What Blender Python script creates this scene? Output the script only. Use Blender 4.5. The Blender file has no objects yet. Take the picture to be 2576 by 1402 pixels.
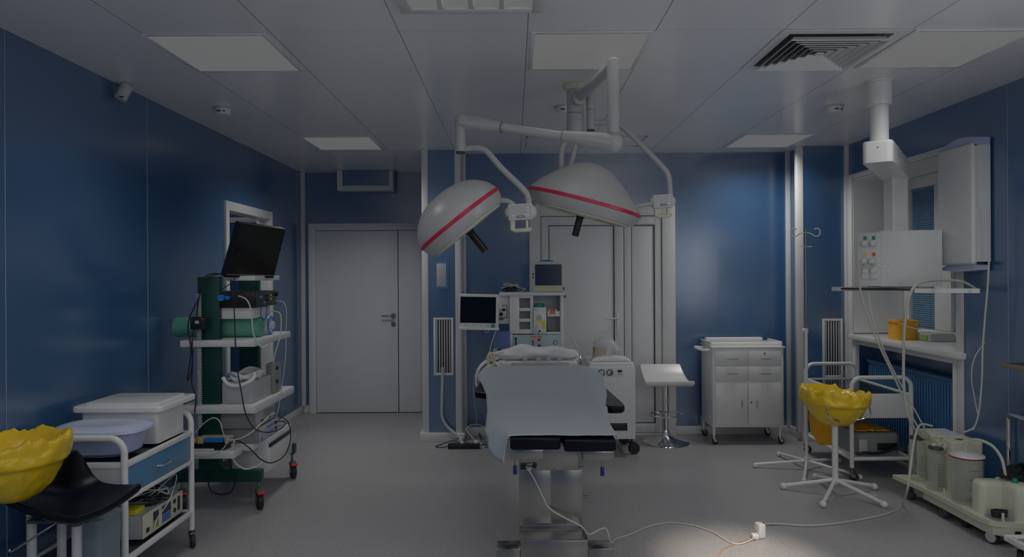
import bpy, bmesh, math, random
from mathutils import Vector, Matrix, noise, Quaternion
random.seed(7)
SC = bpy.context.scene
COL = SC.collection
PI = math.pi
# ---------------------------------------------------------------- camera, world, exposure, lights
FPX, VX, VY, CZ, TH = 1700.0, 1292.0, 692.0, 1.585, math.radians(0.33)
ct, st = math.cos(TH), math.sin(TH)
cam_d = bpy.data.cameras.new('camera'); cam = bpy.data.objects.new('camera', cam_d); COL.objects.link(cam)
cam_d.sensor_width = 36.0; cam_d.lens = FPX * 36.0 / 2576.0
cam_d.shift_x = (1288 - VX) / 2576.0; cam_d.shift_y = (VY - 701) / 2576.0
cam.matrix_world = Matrix(((ct, st, 0, 0), (0, 0, -1, 0), (-st, ct, 0, CZ), (0, 0, 0, 1)))
SC.camera = cam
SC.view_settings.view_transform = 'Standard'; SC.view_settings.look = 'None'
SC.view_settings.gamma = 1.0; SC.view_settings.use_curve_mapping = False
SC.view_settings.exposure = -3.15
W = bpy.data.worlds.new('world'); SC.world = W; W.use_nodes = True
W.node_tree.nodes['Background'].inputs[0].default_value = (0.55, 0.7, 1.0, 1)
W.node_tree.nodes['Background'].inputs[1].default_value = 0.6
H = 2.785
ROWX = (-1.525, 0.40, 2.30)
def lamp_area(x, y, watts, size=0.55, spread=128, col=(1.0, 0.985, 0.955)):
    l = bpy.data.lights.new('panel_light', 'AREA'); l.shape = 'SQUARE'; l.size = size
    l.energy = watts; l.spread = math.radians(spread); l.color = col
    o = bpy.data.objects.new('panel_light', l); COL.objects.link(o); o.location = (x, y, H - 0.012)
    return o
LP = 24.0
WIN = 13.0
for yy, k in ((3.637, 1.0), (1.17, 1.6), (6.105, 2.6), (-0.75, 2.4)):
    for xx in ROWX:
        if yy > 6 and xx == ROWX[1]: continue
        lamp_area(xx, yy, LP * k * (.12 if (xx == ROWX[1] and 3 < yy < 4) else 1), spread=136 if yy > 2 else 176)
lamp_area(-0.18, 2.72, LP * 0.35, 0.5)
AJ = bpy.data.lights.new('adjoining_room_light', 'AREA'); AJ.energy = 30; AJ.size = .5
AJO = bpy.data.objects.new('adjoining_room_light', AJ); COL.objects.link(AJO); AJO.location = (-3.35, 6.4, 2.74)
SPL = bpy.data.lights.new('added_spot', 'SPOT'); SPL.energy = 3000; SPL.spot_size = math.radians(22); SPL.spot_blend = 1.0; SPL.color = (1.0, .86, .72); SPL.shadow_soft_size = .03  # warm spot added out of view to brighten a patch of floor
SPO = bpy.data.objects.new('added_spot', SPL); COL.objects.link(SPO); SPO.location = (1.25, 2.3, H - .10)
SPO.rotation_euler = (Vector((1.26, 3.66, 0)) - Vector((1.25, 2.3, H - .10))).to_track_quat('-Z', 'Y').to_euler()

# ---------------------------------------------------------------- helpers
def P(px, py, Y):
    a = (px - VX) / FPX * Y; b = -(py - VY) / FPX * Y
    return Vector((a * ct + b * st, Y, CZ - a * st + b * ct))
def G(px, py, z=0.0):
    a = (px - VX) / FPX; b = -(py - VY) / FPX
    Y = (z - CZ) / (-a * st + b * ct)
    return P(px, py, Y)
WL = {}
class MB:
    def __init__(s): s.bm = bmesh.new()
    def _add(s, t, M=None):
        me = bpy.data.meshes.new('t'); 
        if M is not None: bmesh.ops.transform(t, matrix=M, verts=t.verts)
        t.to_mesh(me); t.free(); s.bm.from_mesh(me); bpy.data.meshes.remove(me); return s
    def box(s, x0, x1, y0, y1, z0, z1, bev=0.0, seg=2, M=None):
        t = bmesh.new(); bmesh.ops.create_cube(t, size=1)
        for v in t.verts:
            v.co = Vector(((x0 + x1) / 2 + v.co.x * (x1 - x0), (y0 + y1) / 2 + v.co.y * (y1 - y0), (z0 + z1) / 2 + v.co.z * (z1 - z0)))
        if bev > 0:
            bev = min(bev, 0.49 * min(abs(x1 - x0), abs(y1 - y0), abs(z1 - z0)))
            bmesh.ops.bevel(t, geom=list(t.edges), offset=bev, segments=seg, affect='EDGES', profile=0.5)
        return s._add(t, M)
    def vbox(s, x0, x1, y0, y1, z0, z1, r, seg=5, top=0.0):   # vertical edges rounded
        t = bmesh.new(); bmesh.ops.create_cube(t, size=1)
        for v in t.verts:
            v.co = Vector(((x0 + x1) / 2 + v.co.x * (x1 - x0), (y0 + y1) / 2 + v.co.y * (y1 - y0), (z0 + z1) / 2 + v.co.z * (z1 - z0)))
        ed = [e for e in t.edges if abs(e.verts[0].co.z - e.verts[1].co.z) > 1e-6]
        bmesh.ops.bevel(t, geom=ed, offset=r, segments=seg, affect='EDGES', profile=0.5)
        if top > 0:
            zt = max(z0, z1); ed = [e for e in t.edges if all(abs(v.co.z - zt) < 1e-6 for v in e.verts)]
            bmesh.ops.bevel(t, geom=ed, offset=top, segments=3, affect='EDGES', profile=0.5)
        return s._add(t)
    def cyl(s, p0, p1, r, r2=None, n=24, bev=0.0):
        p0 = Vector(p0); p1 = Vector(p1); d = p1 - p0; L = d.length
        t = bmesh.new(); bmesh.ops.create_cone(t, cap_ends=True, segments=n, radius1=r, radius2=r if r2 is None else r2, depth=L)
        if bev > 0:
            ed = [e for e in t.edges if abs(e.verts[0].co.z - e.verts[1].co.z) < 1e-6]
            bmesh.ops.bevel(t, geom=ed, offset=bev, segments=2, affect='EDGES', profile=0.5)
        q = Vector((0, 0, 1)).rotation_difference(d.normalized())
        return s._add(t, Matrix.Translation((p0 + p1) / 2) @ q.to_matrix().to_4x4())
    def sph(s, c, r, n=16, sc=(1, 1, 1)):
        t = bmesh.new(); bmesh.ops.create_uvsphere(t, u_segments=n, v_segments=n // 2 + 2, radius=r)
        return s._add(t, Matrix.Translation(Vector(c)) @ Matrix.Diagonal((sc[0], sc[1], sc[2], 1)))
    def tube(s, pts, r, n=10, sub=8, closed=False, smooth=True, rfun=None):
        pts = [Vector(p) for p in pts]
        if smooth and len(pts) > 2:
            out = []; m = len(pts)
            rng = range(m if closed else m - 1)
            for i in rng:
                if closed: a, b, c, d = pts[(i - 1) % m], pts[i], pts[(i + 1) % m], pts[(i + 2) % m]
                else: a, b, c, d = pts[max(i - 1, 0)], pts[i], pts[i + 1], pts[min(i + 2, m - 1)]
                for k in range(sub):
                    u = k / sub
                    out.append(0.5 * ((2 * b) + (c - a) * u + (2 * a - 5 * b + 4 * c - d) * u * u + (3 * b - a - 3 * c + d) * u ** 3))
            if not closed: out.append(pts[-1])
            pts = out
        t = bmesh.new(); rings = []; m = len(pts); prev = None
        for i, p in enumerate(pts):
            if closed: d = pts[(i + 1) % m] - pts[(i - 1) % m]
            else: d = pts[min(i + 1, m - 1)] - pts[max(i - 1, 0)]
            if d.length < 1e-9: d = Vector((0, 0, 1))
            d.normalize()
            if prev is None:
                u = d.orthogonal().normalized()
            else:
                u = prev - d * prev.dot(d)
                u = u.normalized() if u.length > 1e-6 else d.orthogonal().normalized()
            prev = u; v = d.cross(u)
            rr = r if rfun is None else rfun(i / max(1, m - 1)) * r
            rings.append([t.verts.new(p + (u * math.cos(2 * PI * k / n) + v * math.sin(2 * PI * k / n)) * rr) for k in range(n)])
        for i in range(m if closed else m - 1):
            A = rings[i]; B = rings[(i + 1) % m]
            for k in range(n): t.faces.new((A[k], A[(k + 1) % n], B[(k + 1) % n], B[k]))
        if not closed:
            t.faces.new(rings[0][::-1]); t.faces.new(rings[-1])
        return s._add(t)
    def lathe(s, prof, c=(0, 0, 0), axis=(0, 0, 1), n=40, fn=None):
        t = bmesh.new(); rings = []
        for (r, z) in prof:
            if r < 1e-6: rings.append([t.verts.new((0, 0, z))])
            else: rings.append([t.verts.new((r * math.cos(2 * PI * k / n), r * math.sin(2 * PI * k / n), z)) for k in range(n)])
        for A, B in zip(rings, rings[1:]):
            for k in range(n):
                k2 = (k + 1) % n
                if len(A) == 1 and len(B) == 1: continue
                if len(A) == 1: t.faces.new((A[0], B[k2], B[k]))
                elif len(B) == 1: t.faces.new((A[k], A[k2], B[0]))
                else: t.faces.new((A[k], A[k2], B[k2], B[k]))
        if fn:
            for v in t.verts: v.co = fn(v.co)
        bmesh.ops.recalc_face_normals(t, faces=t.faces)
        q = Vector((0, 0, 1)).rotation_difference(Vector(axis).normalized())
        return s._add(t, Matrix.Translation(Vector(c)) @ q.to_matrix().to_4x4())
    def grid(s, fn, nu, nv):
        t = bmesh.new(); g = [[t.verts.new(fn(i / nu, j / nv)) for j in range(nv + 1)] for i in range(nu + 1)]
        for i in range(nu):
            for j in range(nv): t.faces.new((g[i][j], g[i + 1][j], g[i + 1][j + 1], g[i][j + 1]))
        return s._add(t)
    def prism(s, pts, d):        # polygon (3-D points) extruded by vector d
        t = bmesh.new(); a = [t.verts.new(Vector(p)) for p in pts]; b = [t.verts.new(Vector(p) + Vector(d)) for p in pts]
        n = len(pts); t.faces.new(a); t.faces.new(b[::-1])
        for k in range(n): t.faces.new((a[k], b[k], b[(k + 1) % n], a[(k + 1) % n]))
        bmesh.ops.recalc_face_normals(t, faces=t.faces)
        return s._add(t)
    def xf(s, M):
        bmesh.ops.transform(s.bm, matrix=M, verts=s.bm.verts); return s
def rotz(a, c=(0, 0, 0)):
    c = Vector(c); return Matrix.Translation(c) @ Matrix.Rotation(a, 4, 'Z') @ Matrix.Translation(-c)
def ob(name, mb, mat, parent=None, ang=35, solid=0.0, sub=0):
    me = bpy.data.meshes.new(name)
    wl = WL.get(parent.name, Vector((0, 0, 0))) if parent else Vector((0, 0, 0))
    if wl.length > 0: bmesh.ops.translate(mb.bm, vec=-wl, verts=mb.bm.verts)
    mb.bm.to_mesh(me); mb.bm.free(); me.materials.append(mat)
    me.polygons.foreach_set('use_smooth', [True] * len(me.polygons)); me.set_sharp_from_angle(angle=math.radians(ang))
    o = bpy.data.objects.new(name, me); COL.objects.link(o)
    if parent: o.parent = parent; WL[o.name] = wl
    if solid: m = o.modifiers.new('s', 'SOLIDIFY'); m.thickness = solid; m.offset = 0
    if sub: m = o.modifiers.new('u', 'SUBSURF'); m.levels = sub; m.render_levels = sub
    return o
def tag(o, label, cat, group=None):
    o['label'] = label; o['category'] = cat
    if group: o['group'] = group
    return o
def thing(name, label, cat, loc, group=None):
    o = bpy.data.objects.new(name, None); o.empty_display_size = 0.1; COL.objects.link(o); o.location = loc
    WL[o.name] = Vector(loc); return tag(o, label, cat, group)
def one(name, mb, mat, label, cat, group=None, **k): return tag(ob(name, mb, mat, **k), label, cat, group)
def struct(name, mb, mat, parent=None, **k):
    o = ob(name, mb, mat, parent, **k)
    if not parent: o['kind'] = 'structure'
    return o
def sempty(name, loc):
    o = bpy.data.objects.new(name, None); COL.objects.link(o); o.location = loc; WL[o.name] = Vector(loc); o['kind'] = 'structure'; return o

# ---------------------------------------------------------------- materials
def mat(name, col, rough=0.5, metal=0.0, ior=1.5, var=0.05, scale=8.0, coat=0.0, trans=0.0, bump=0.0, bscale=60.0, alpha=1.0, sheen=0.0):
    m = bpy.data.materials.new(name); m.use_nodes = True; nt = m.node_tree; b = nt.nodes['Principled BSDF']
    tc = nt.nodes.new('ShaderNodeTexCoord'); nz = nt.nodes.new('ShaderNodeTexNoise'); nz.inputs['Scale'].default_value = scale; nz.inputs['Detail'].default_value = 4
    nt.links.new(tc.outputs['Object'], nz.inputs['Vector'])
    mx = nt.nodes.new('ShaderNodeMix'); mx.data_type = 'RGBA'
    c = Vector(col)
    mx.inputs[6].default_value = (*(c * (1 - var)), 1); mx.inputs[7].default_value = (*[min(1, q * (1 + var)) for q in c], 1)
    nt.links.new(nz.outputs['Fac'], mx.inputs[0]); nt.links.new(mx.outputs[2], b.inputs['Base Color'])
    b.inputs['Roughness'].default_value = rough; b.inputs['Metallic'].default_value = metal; b.inputs['IOR'].default_value = ior
    b.inputs['Coat Weight'].default_value = coat; b.inputs['Transmission Weight'].default_value = trans; b.inputs['Alpha'].default_value = alpha
    if bump > 0:
        n2 = nt.nodes.new('ShaderNodeTexNoise'); n2.inputs['Scale'].default_value = bscale; nt.links.new(tc.outputs['Object'], n2.inputs['Vector'])
        bp = nt.nodes.new('ShaderNodeBump'); bp.inputs['Strength'].default_value = bump; bp.inputs['Distance'].default_value = 0.002
        nt.links.new(n2.outputs['Fac'], bp.inputs['Height']); nt.links.new(bp.outputs['Normal'], b.inputs['Normal'])
    return m
def emit(name, col, s):
    m = bpy.data.materials.new(name); m.use_nodes = True; nt = m.node_tree
    b = nt.nodes['Principled BSDF']; b.inputs['Base Color'].default_value = (.3, .3, .3, 1); b.inputs['Roughness'].default_value = .5; b.inputs['Specular IOR Level'].default_value = 0
    nz = nt.nodes.new('ShaderNodeTexNoise'); nz.inputs['Scale'].default_value = 2.0
    mr = nt.nodes.new('ShaderNodeMapRange'); mr.inputs[3].default_value = s * .98; mr.inputs[4].default_value = s * 1.02
    nt.links.new(nz.outputs['Fac'], mr.inputs[0]); nt.links.new(mr.outputs[0], b.inputs['Emission Strength'])
    b.inputs['Emission Color'].default_value = (*col, 1); return m
def tile_mat(name, col, x0, y0, px, py, w, dark, rough, ior, wx=None):
    m = mat(name, col, rough, ior=ior, var=.03, scale=1.2); nt = m.node_tree; b = nt.nodes['Principled BSDF']
    tc = [n for n in nt.nodes if n.type == 'TEX_COORD'][0]; sp = nt.nodes.new('ShaderNodeSeparateXYZ'); nt.links.new(tc.outputs['Object'], sp.inputs[0])
    def mt(op, a, bb=None):
        n = nt.nodes.new('ShaderNodeMath'); n.operation = op
        for i, q in enumerate((a, bb)):
            if q is None: continue
            if isinstance(q, (int, float)): n.inputs[i].default_value = q
            else: nt.links.new(q, n.inputs[i])
        return n.outputs[0]
    def line(ax, o, p, ww):
        fr = mt('PINGPONG', mt('SUBTRACT', sp.outputs[ax], o), p / 2)
        return mt('LESS_THAN', fr, ww)
    L = mt('MAXIMUM', mt('MULTIPLY', line(0, x0, px, w), 1.0), mt('MULTIPLY', line(1, y0, py, w), wx if wx is not None else 1.0))
    mx = nt.nodes.new('ShaderNodeMix'); mx.data_type = 'RGBA'
    src = b.inputs['Base Color'].links[0].from_socket
    nt.links.new(L, mx.inputs[0]); nt.links.new(src, mx.inputs[6]); mx.inputs[7].default_value = (*dark, 1); nt.links.new(mx.outputs[2], b.inputs['Base Color'])
    return m
BLUE = mat('blue_wall_panel', (.040, .125, .28), .21, ior=2.4, var=.04, scale=1.5)
BLUE_D = mat('blue_niche_paint', (.02, .09, .22), .4)
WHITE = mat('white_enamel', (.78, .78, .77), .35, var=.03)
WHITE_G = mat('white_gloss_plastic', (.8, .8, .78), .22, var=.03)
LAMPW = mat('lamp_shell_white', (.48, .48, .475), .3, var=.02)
TRIM = mat('white_trim', (.74, .74, .73), .38, var=.03)
DOORM = mat('door_laminate', (.82, .82, .83), .42, var=.03, scale=2)
CEIL = tile_mat('ceiling_tile', (.88, .88, .89), .075 - .632 * 4, 3.321 - .632 * 6, .632, .632, .0022, (.22, .22, .24), .24, 1.75, .35)
GREY = mat('grey_plastic', (.32, .32, .32), .4); LGREY = mat('light_grey_plastic', (.52, .53, .54), .4)
DGREY = mat('dark_grey_plastic', (.06, .062, .07), .4); BLACK = mat('black_plastic', (.012, .012, .015), .35)
RUBBER = mat('black_rubber', (.025, .027, .03), .6); VINYL = mat('black_vinyl', (.004, .005, .010), .3, ior=1.3, bump=.1)
STEEL = mat('brushed_steel', (.38, .37, .35), .27, metal=1, var=.16, scale=14); CHROME = mat('chrome', (.75, .75, .78), .07, metal=1)
STEEL_D = mat('dull_steel', (.3, .3, .3), .3, metal=1)
GREEN = mat('dark_green_enamel', (.004, .055, .045), .35); GREENROLL = mat('green_foam_roll', (.14, .46, .32), .6, bump=.2)
RED = mat('red_plastic', (.62, .02, .08), .35); RED2 = mat('red_pedal', (.7, .05, .04), .35); DRED = mat('dark_red_plastic', (.28, .01, .015), .4)
TEAL = mat('teal_plastic', (.0, .28, .22), .35); TEALL = mat('pale_teal_panel', (.42, .55, .57), .4)
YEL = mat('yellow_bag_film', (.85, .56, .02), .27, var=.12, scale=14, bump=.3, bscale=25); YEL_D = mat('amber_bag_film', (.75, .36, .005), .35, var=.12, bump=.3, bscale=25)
ORANGE = mat('orange_bin_plastic', (.95, .48, .03), .4); ORG = mat('orange_label', (.9, .18, .05), .5); YLAB = mat('yellow_label', (.9, .75, .02), .5)
CREAM = mat('cream_plastic', (.66, .66, .52), .38); CABLE_W = mat('white_cable', (.62, .62, .58), .4); CABLE_B = mat('black_cable', (.012, .012, .025), .45)
CABLE_C = mat('cream_hose', (.55, .55, .46), .35)
LILAC = mat('lilac_tub_plastic', (.42, .47, .72), .3, ior=1.45); LIDL = mat('lilac_lid_plastic', (.60, .64, .80), .3)
BLUEB = mat('bright_blue_plastic', (.02, .25, .72), .35); NAVY = mat('navy_grip', (.01, .03, .16), .35)
DRAWB = mat('blue_drawer_laminate', (.10, .26, .44), .3); RAD = mat('blue_radiator_enamel', (.07, .2, .40), .4)
SHEET = mat('pale_blue_drape', (.42, .47, .52), .6, var=.02, bump=.15, bscale=18); LINEN = mat('white_linen', (.80, .80, .81), .8, bump=.3, bscale=30)
SCREEN = mat('black_screen', (.004, .005, .006), .12); SCREENB = mat('navy_screen', (.01, .03, .07), .2)
WOOD = mat('brown_cardboard', (.5, .3, .07), .6); BEIGE = mat('beige_plastic', (.55, .5, .36), .45)
BLIND = mat('blue_blind_slat', (.16, .30, .44), .4)
PALEB = mat('pale_blue_plastic', (.5, .56, .78), .35)
def glassy(name, col, alpha, rough=.05):
    m = mat(name, col, rough, var=.02, alpha=alpha); return m
GLASS = glassy('clear_glass', (.60, .68, .60), .13); GLASSB = glassy('blue_tinted_glass', (.2, .3, .6), .35)
BAGP = glassy('clear_plastic_film', (.8, .8, .82), .5, .3); GREYT = mat('grey_bin_plastic', (.2, .26, .3), .4); HOSEM = mat('corrugated_hose', (.5, .5, .5), .5)
LCD = emit('lcd_yellow', (.6, .7, .05), .55)
PANEL = emit('lit_diffuser', (1, 1, .985), .86)
def floor_mat():
    m = mat('vinyl_floor', (.405, .395, .40), .34, ior=1.45, var=.03, scale=1.0); nt = m.node_tree; b = nt.nodes['Principled BSDF']
    tc = [n for n in nt.nodes if n.type == 'TEX_COORD'][0]; v = nt.nodes.new('ShaderNodeTexNoise'); v.inputs['Scale'].default_value = 55; v.inputs['Detail'].default_value = 5; v.inputs['Roughness'].default_value = .8
    nt.links.new(tc.outputs['Object'], v.inputs['Vector']); r = nt.nodes.new('ShaderNodeValToRGB')
    r.color_ramp.elements[0].position = .30; r.color_ramp.elements[0].color = (.42, .42, .43, 1); r.color_ramp.elements[1].position = .46; r.color_ramp.elements[1].color = (1, 1, 1, 1)
    nt.links.new(v.outputs['Fac'], r.inputs[0]); mx = nt.nodes.new('ShaderNodeMix'); mx.data_type = 'RGBA'; mx.blend_type = 'MULTIPLY'; mx.inputs[0].default_value = 1
    src = b.inputs['Base Color'].links[0].from_socket; nt.links.new(src, mx.inputs[6]); nt.links.new(r.outputs[0], mx.inputs[7]); nt.links.new(mx.outputs[2], b.inputs['Base Color']); return m
FLOORM = floor_mat()

# ---------------------------------------------------------------- the setting
XL, XR, YB, YM, YC, YP = -2.456, 3.15, 7.85, 6.685, 6.46, 6.37
YF = -1.6
struct('floor', MB().box(-4.3, 4.0, YF - .2, 8.4, -.1, 0), FLOORM)
struct('ceiling', MB().box(-4.3, 4.0, YF - .2, 8.4, H, H + .1), CEIL)
D0, D1, DZ = 5.80, 6.80, 2.175
struct('wall_left', MB().box(XL - .12, XL, YF, D0, 0, H).box(XL - .12, XL, D1, YB, 0, H).box(XL - .12, XL, D0, D1, DZ, H), BLUE)
struct('wall_adjoining', MB().box(-4.2, XL - .12, 7.75, 7.87, 0, H).box(-4.2, -4.1, 4.6, 7.75, 0, H).box(-4.1, XL - .12, 4.6, 4.7, 0, H), BLUE)
struct('wall_back_left', MB().box(XL - .12, -.871, YB, YB + .12, 0, H), BLUE)
struct('wall_column', MB().box(-.871, -.51, YC, YB + .12, 0, H), BLUE)
struct('wall_back', MB().box(-.51, 3.3, YM, YM + .12, 0, H), BLUE)
struct('wall_back_right', MB().box(2.735, XR + .1, YP, YM, 0, H), BLUE)
W0, W1, WZ = 4.80, 6.27, 2.455      # window niche
struct('wall_right', MB().box(XR, XR + .55, YF, W0, 0, H).box(XR, XR + .55, W1, YM, 0, H).box(XR, XR + .55, W0, W1, WZ, H).box(XR + .2, XR + .55, W0, W1, 0, .97), BLUE)
struct('wall_front', MB().box(XL - .12, XR + .55, YF - .12, YF, 0, H), BLUE)
# unseen windows: right one inferred from back-wall sheen, others added as fill light
DAY_FILL = emit('day_fill_pane', (.97, .985, 1.0), WIN)
def day_fill_window(n, axis, a, b, z0, z1):
    if axis == 'x':
        w = sempty('window_%d' % n, (XR, (a + b) / 2, z0)); f = lambda u0, u1, v0, v1, d0, d1, bv=0: MB().box(XR - d1, XR - d0, u0, u1, v0, v1, bv)
    elif axis == 'l':
        w = sempty('window_%d' % n, (XL, (a + b) / 2, z0)); f = lambda u0, u1, v0, v1, d0, d1, bv=0: MB().box(XL + d0, XL + d1, u0, u1, v0, v1, bv)
    else:
        w = sempty('window_%d' % n, ((a + b) / 2, YF, z0)); f = lambda u0, u1, v0, v1, d0, d1, bv=0: MB().box(u0, u1, YF + d0, YF + d1, v0, v1, bv)
    m = (a + b) / 2
    for (p, q) in ((a, m), (m, b)): ob('window_pane', f(p + .03, q - .03, z0 + .05, z1 - .05, .006, .012), DAY_FILL, w)
    for (p, q, r_, s) in ((a, a + .06, z0 + .06, z1 - .06), (b - .06, b, z0 + .06, z1 - .06), (m - .03, m + .03, z0 + .06, z1 - .06), (a, b, z0, z0 + .06), (a, b, z1 - .06, z1)): ob('window_frame', f(p, q, r_, s, .001, .03, .004), TRIM, w)
day_fill_window(2, 'x', 1.1, 2.8, .95, 2.35)
day_fill_window(3, 'l', -.9, 1.0, 1.0, 2.4)  # left-wall window added unseen, its glow fills the room
day_fill_window(4, 'y', 1.1, 3.0, 1.0, 2.5)  # front-wall window added behind the camera as frontal fill
# baseboards
bb = .083
struct('baseboard_left', MB().box(XL, XL + .014, YF, D0 - .06, 0, bb, .003).box(XL, XL + .014, D1 + .06, YB, 0, bb, .003), TRIM)
struct('baseboard_back_left', MB().box(XL + .014, -2.37, YB - .014, YB, 0, bb, .003), TRIM)
struct('baseboard_column', MB().box(-.90, -.485, YC - .03, YC - .001, 0, bb, .003).box(-.51, -.485, YC, YM, 0, bb, .003).box(-.90, -.871, YC, YB, 0, bb, .003), TRIM)
struct('baseboard_back', MB().box(-.485, .157, YM - .014, YM, 0, bb, .003).box(1.587, 2.735, YM - .014, YM, 0, bb, .003), TRIM)
struct('baseboard_back_right', MB().box(2.716, 2.735, YP, YM - .014, 0, bb, .003).box(2.716, XR, YP - .018, YP, 0, bb, .003), TRIM)
struct('baseboard_right', MB().box(XR - .014, XR, YF, 4.76, 0, bb, .003), TRIM)
# corner and joint strips
tn = [0]
def trim(x0, x1, y0, y1, z0=0, z1=H, m=None):
    tn[0] += 1; struct('trim_%d' % tn[0], MB().box(x0, x1, y0, y1, z0, z1, .002), m or TRIM)
trim(XL, XL + .045, YB - .045, YB, bb, H - .001)
trim(-.875, -.815, YC - .008, YC, bb, H - .001); trim(-.558, -.505, YC - .008, YC, bb, H - .001); trim(-.505, -.468, YM - .012, YM, bb, H - .001)
trim(-.505, -.494, YC, YM - .012, bb, H - .001, LGREY)
trim(2.672, 2.732, YP - .006, YP + .05, bb, H - .001); trim(2.690, 2.735, YM - .02, YM, bb, H - .001)
trim(XR - .035, XR, YP - .035, YP, bb, H - .001)
SEAM = mat('joint_sealant', (.3, .38, .5), .4)
for yy in (3.265, 4.535): trim(XL, XL + .0025, yy - .003, yy + .003, bb, H - .001, SEAM)
for xx in (.31, 1.57): trim(xx - .003, xx + .003, YM - .0025, YM, 2.28, H - .001, SEAM)
trim(XL + .08, XL + .084, YB - .0025, YB, 2.2, H - .001, SEAM)
trim(XR - .0025, XR, 4.30, 4.306, bb, H - .001, SEAM); trim(XR - .0025, XR, 3.06, 3.066, bb, H - .001, SEAM)

# left-hand side doorway: open, adjoining room beyond
d = sempty('door_2', (XL, 6.3, 0))
ob('door_frame', MB().box(XL - .125, XL + .018, D0 - .055, D0 + .012, 0, DZ + .06, .004).box(XL - .125, XL + .018, D1 - .012, D1 + .055, 0, DZ + .06, .004).box(XL - .125, XL + .018, D0 + .012, D1 - .012, DZ - .02, DZ + .06, .004), TRIM, d)
trim(-4.1, XL - .12, 7.72, 7.75, 2.20, 2.26)
# double door in the recess
d = sempty('door_1', (-1.55, YB, 0))
yb = YB - .001
def xb(px): return (px - VX) / FPX * (YB - .05)
ob('door_frame', MB().box(-2.365, -2.285, yb - .06, yb, 0, 2.19, .004).box(-1.07, -.935, yb - .06, yb, 0, 2.19, .004).box(-2.285, -1.07, yb - .06, yb, 2.11, 2.19, .004), DOORM, d)
l1 = ob('door_leaf', MB().box(-2.281, xb(1000.2), yb - .045, yb - .005, .008, 2.104, .003), DOORM, d)
l2 = ob('door_leaf', MB().box(xb(1002.2), -1.075, yb - .045, yb - .005, .008, 2.104, .003), DOORM, d)
hx = xb(989); hz = 1.585 - (795 - 694) / 218
ob('door_handle', MB().cyl((hx, yb - .06, hz), (hx, yb - .045, hz), .028, n=24).cyl((hx, yb - .10, hz), (hx, yb - .06, hz), .009).tube([(hx, yb - .095, hz), (hx - .03, yb - .1, hz), (hx - .13, yb - .1, hz)], .009)
   .cyl((hx, yb - .056, hz - .095), (hx, yb - .045, hz - .095), .027, n=24).cyl((hx, yb - .06, hz - .095), (hx, yb - .05, hz - .095), .009), STEEL, l1)
# boxed duct above the recess door
tn[0] += 1
t = sempty('trim_%d' % tn[0], (-1.68, YB, 2.55))
ob('duct_face', MB().box(-1.94, -1.41, YB - .165, YB - .001, 2.61, H - .002), BLUE, t)
ob('duct_edge', MB().box(-2.0, -1.94, YB - .175, YB - .001, 2.555, H - .002, .003).box(-1.41, -1.365, YB - .175, YB - .001, 2.555, H - .002, .003).box(-1.94, -1.41, YB - .175, YB - .001, 2.555, 2.61, .003), TRIM, t)
# white double door on the back wall
d = sempty('door_3', (.87, YM, 0)); y1 = YM - .001
def xm(px): return (px - VX) / FPX * (YM - .03)
ob('door_frame', MB().box(xm(1332), xm(1360), y1 - .07, y1, 0, 2.27, .005).box(xm(1664), xm(1697), y1 - .07, y1, 0, 2.27, .005).box(xm(1360), xm(1664), y1 - .07, y1, 2.16, 2.27, .005).box(xm(1360), xm(1664), y1 - .05, y1, 0, .025, .004), TRIM, d)
def leaf(p0, p1, q0, q1, first):
    z0, z1, zb, zt = .03, 2.155, .12, 2.07
    a, b, c, e = xm(p0), xm(p1), xm(q0), xm(q1)
    l = ob('door_leaf', MB().box(a, c, y1 - .055, y1 - .01, z0, z1, .004).box(e, b, y1 - .055, y1 - .01, z0, z1, .004).box(c, e, y1 - .055, y1 - .01, zt, z1, .004).box(c, e, y1 - .055, y1 - .01, z0, zb, .004), TRIM, d)
    ob('door_panel', MB().box(c + .006, e - .006, y1 - .042, y1 - .015, zb + .006, zt - .006, .003), DOORM, l)
    ob('seal', MB().box(c, c + .006, y1 - .05, y1 - .012, zb, zt).box(e - .009, e, y1 - .05, y1 - .012, zb, zt).box(c, e, y1 - .05, y1 - .012, zt - .006, zt).box(c, e, y1 - .05, y1 - .012, zb, zb + .006), BLACK, l)
    if first:
        hx = xm(1553); hz = 1.585 - (800 - 690) / 255
        ob('door_handle', MB().box(hx - .014, hx + .014, y1 - .065, y1 - .055, hz - .16, hz + .05, .003).cyl((hx, y1 - .1, hz), (hx, y1 - .06, hz), .009).tube([(hx, y1 - .1, hz), (hx - .12, y1 - .1, hz)], .009, smooth=False), WHITE_G, l)
leaf(1361.5, 1568, 1380, 1545, True); leaf(1569.5, 1663, 1587, 1646, False)

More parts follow.
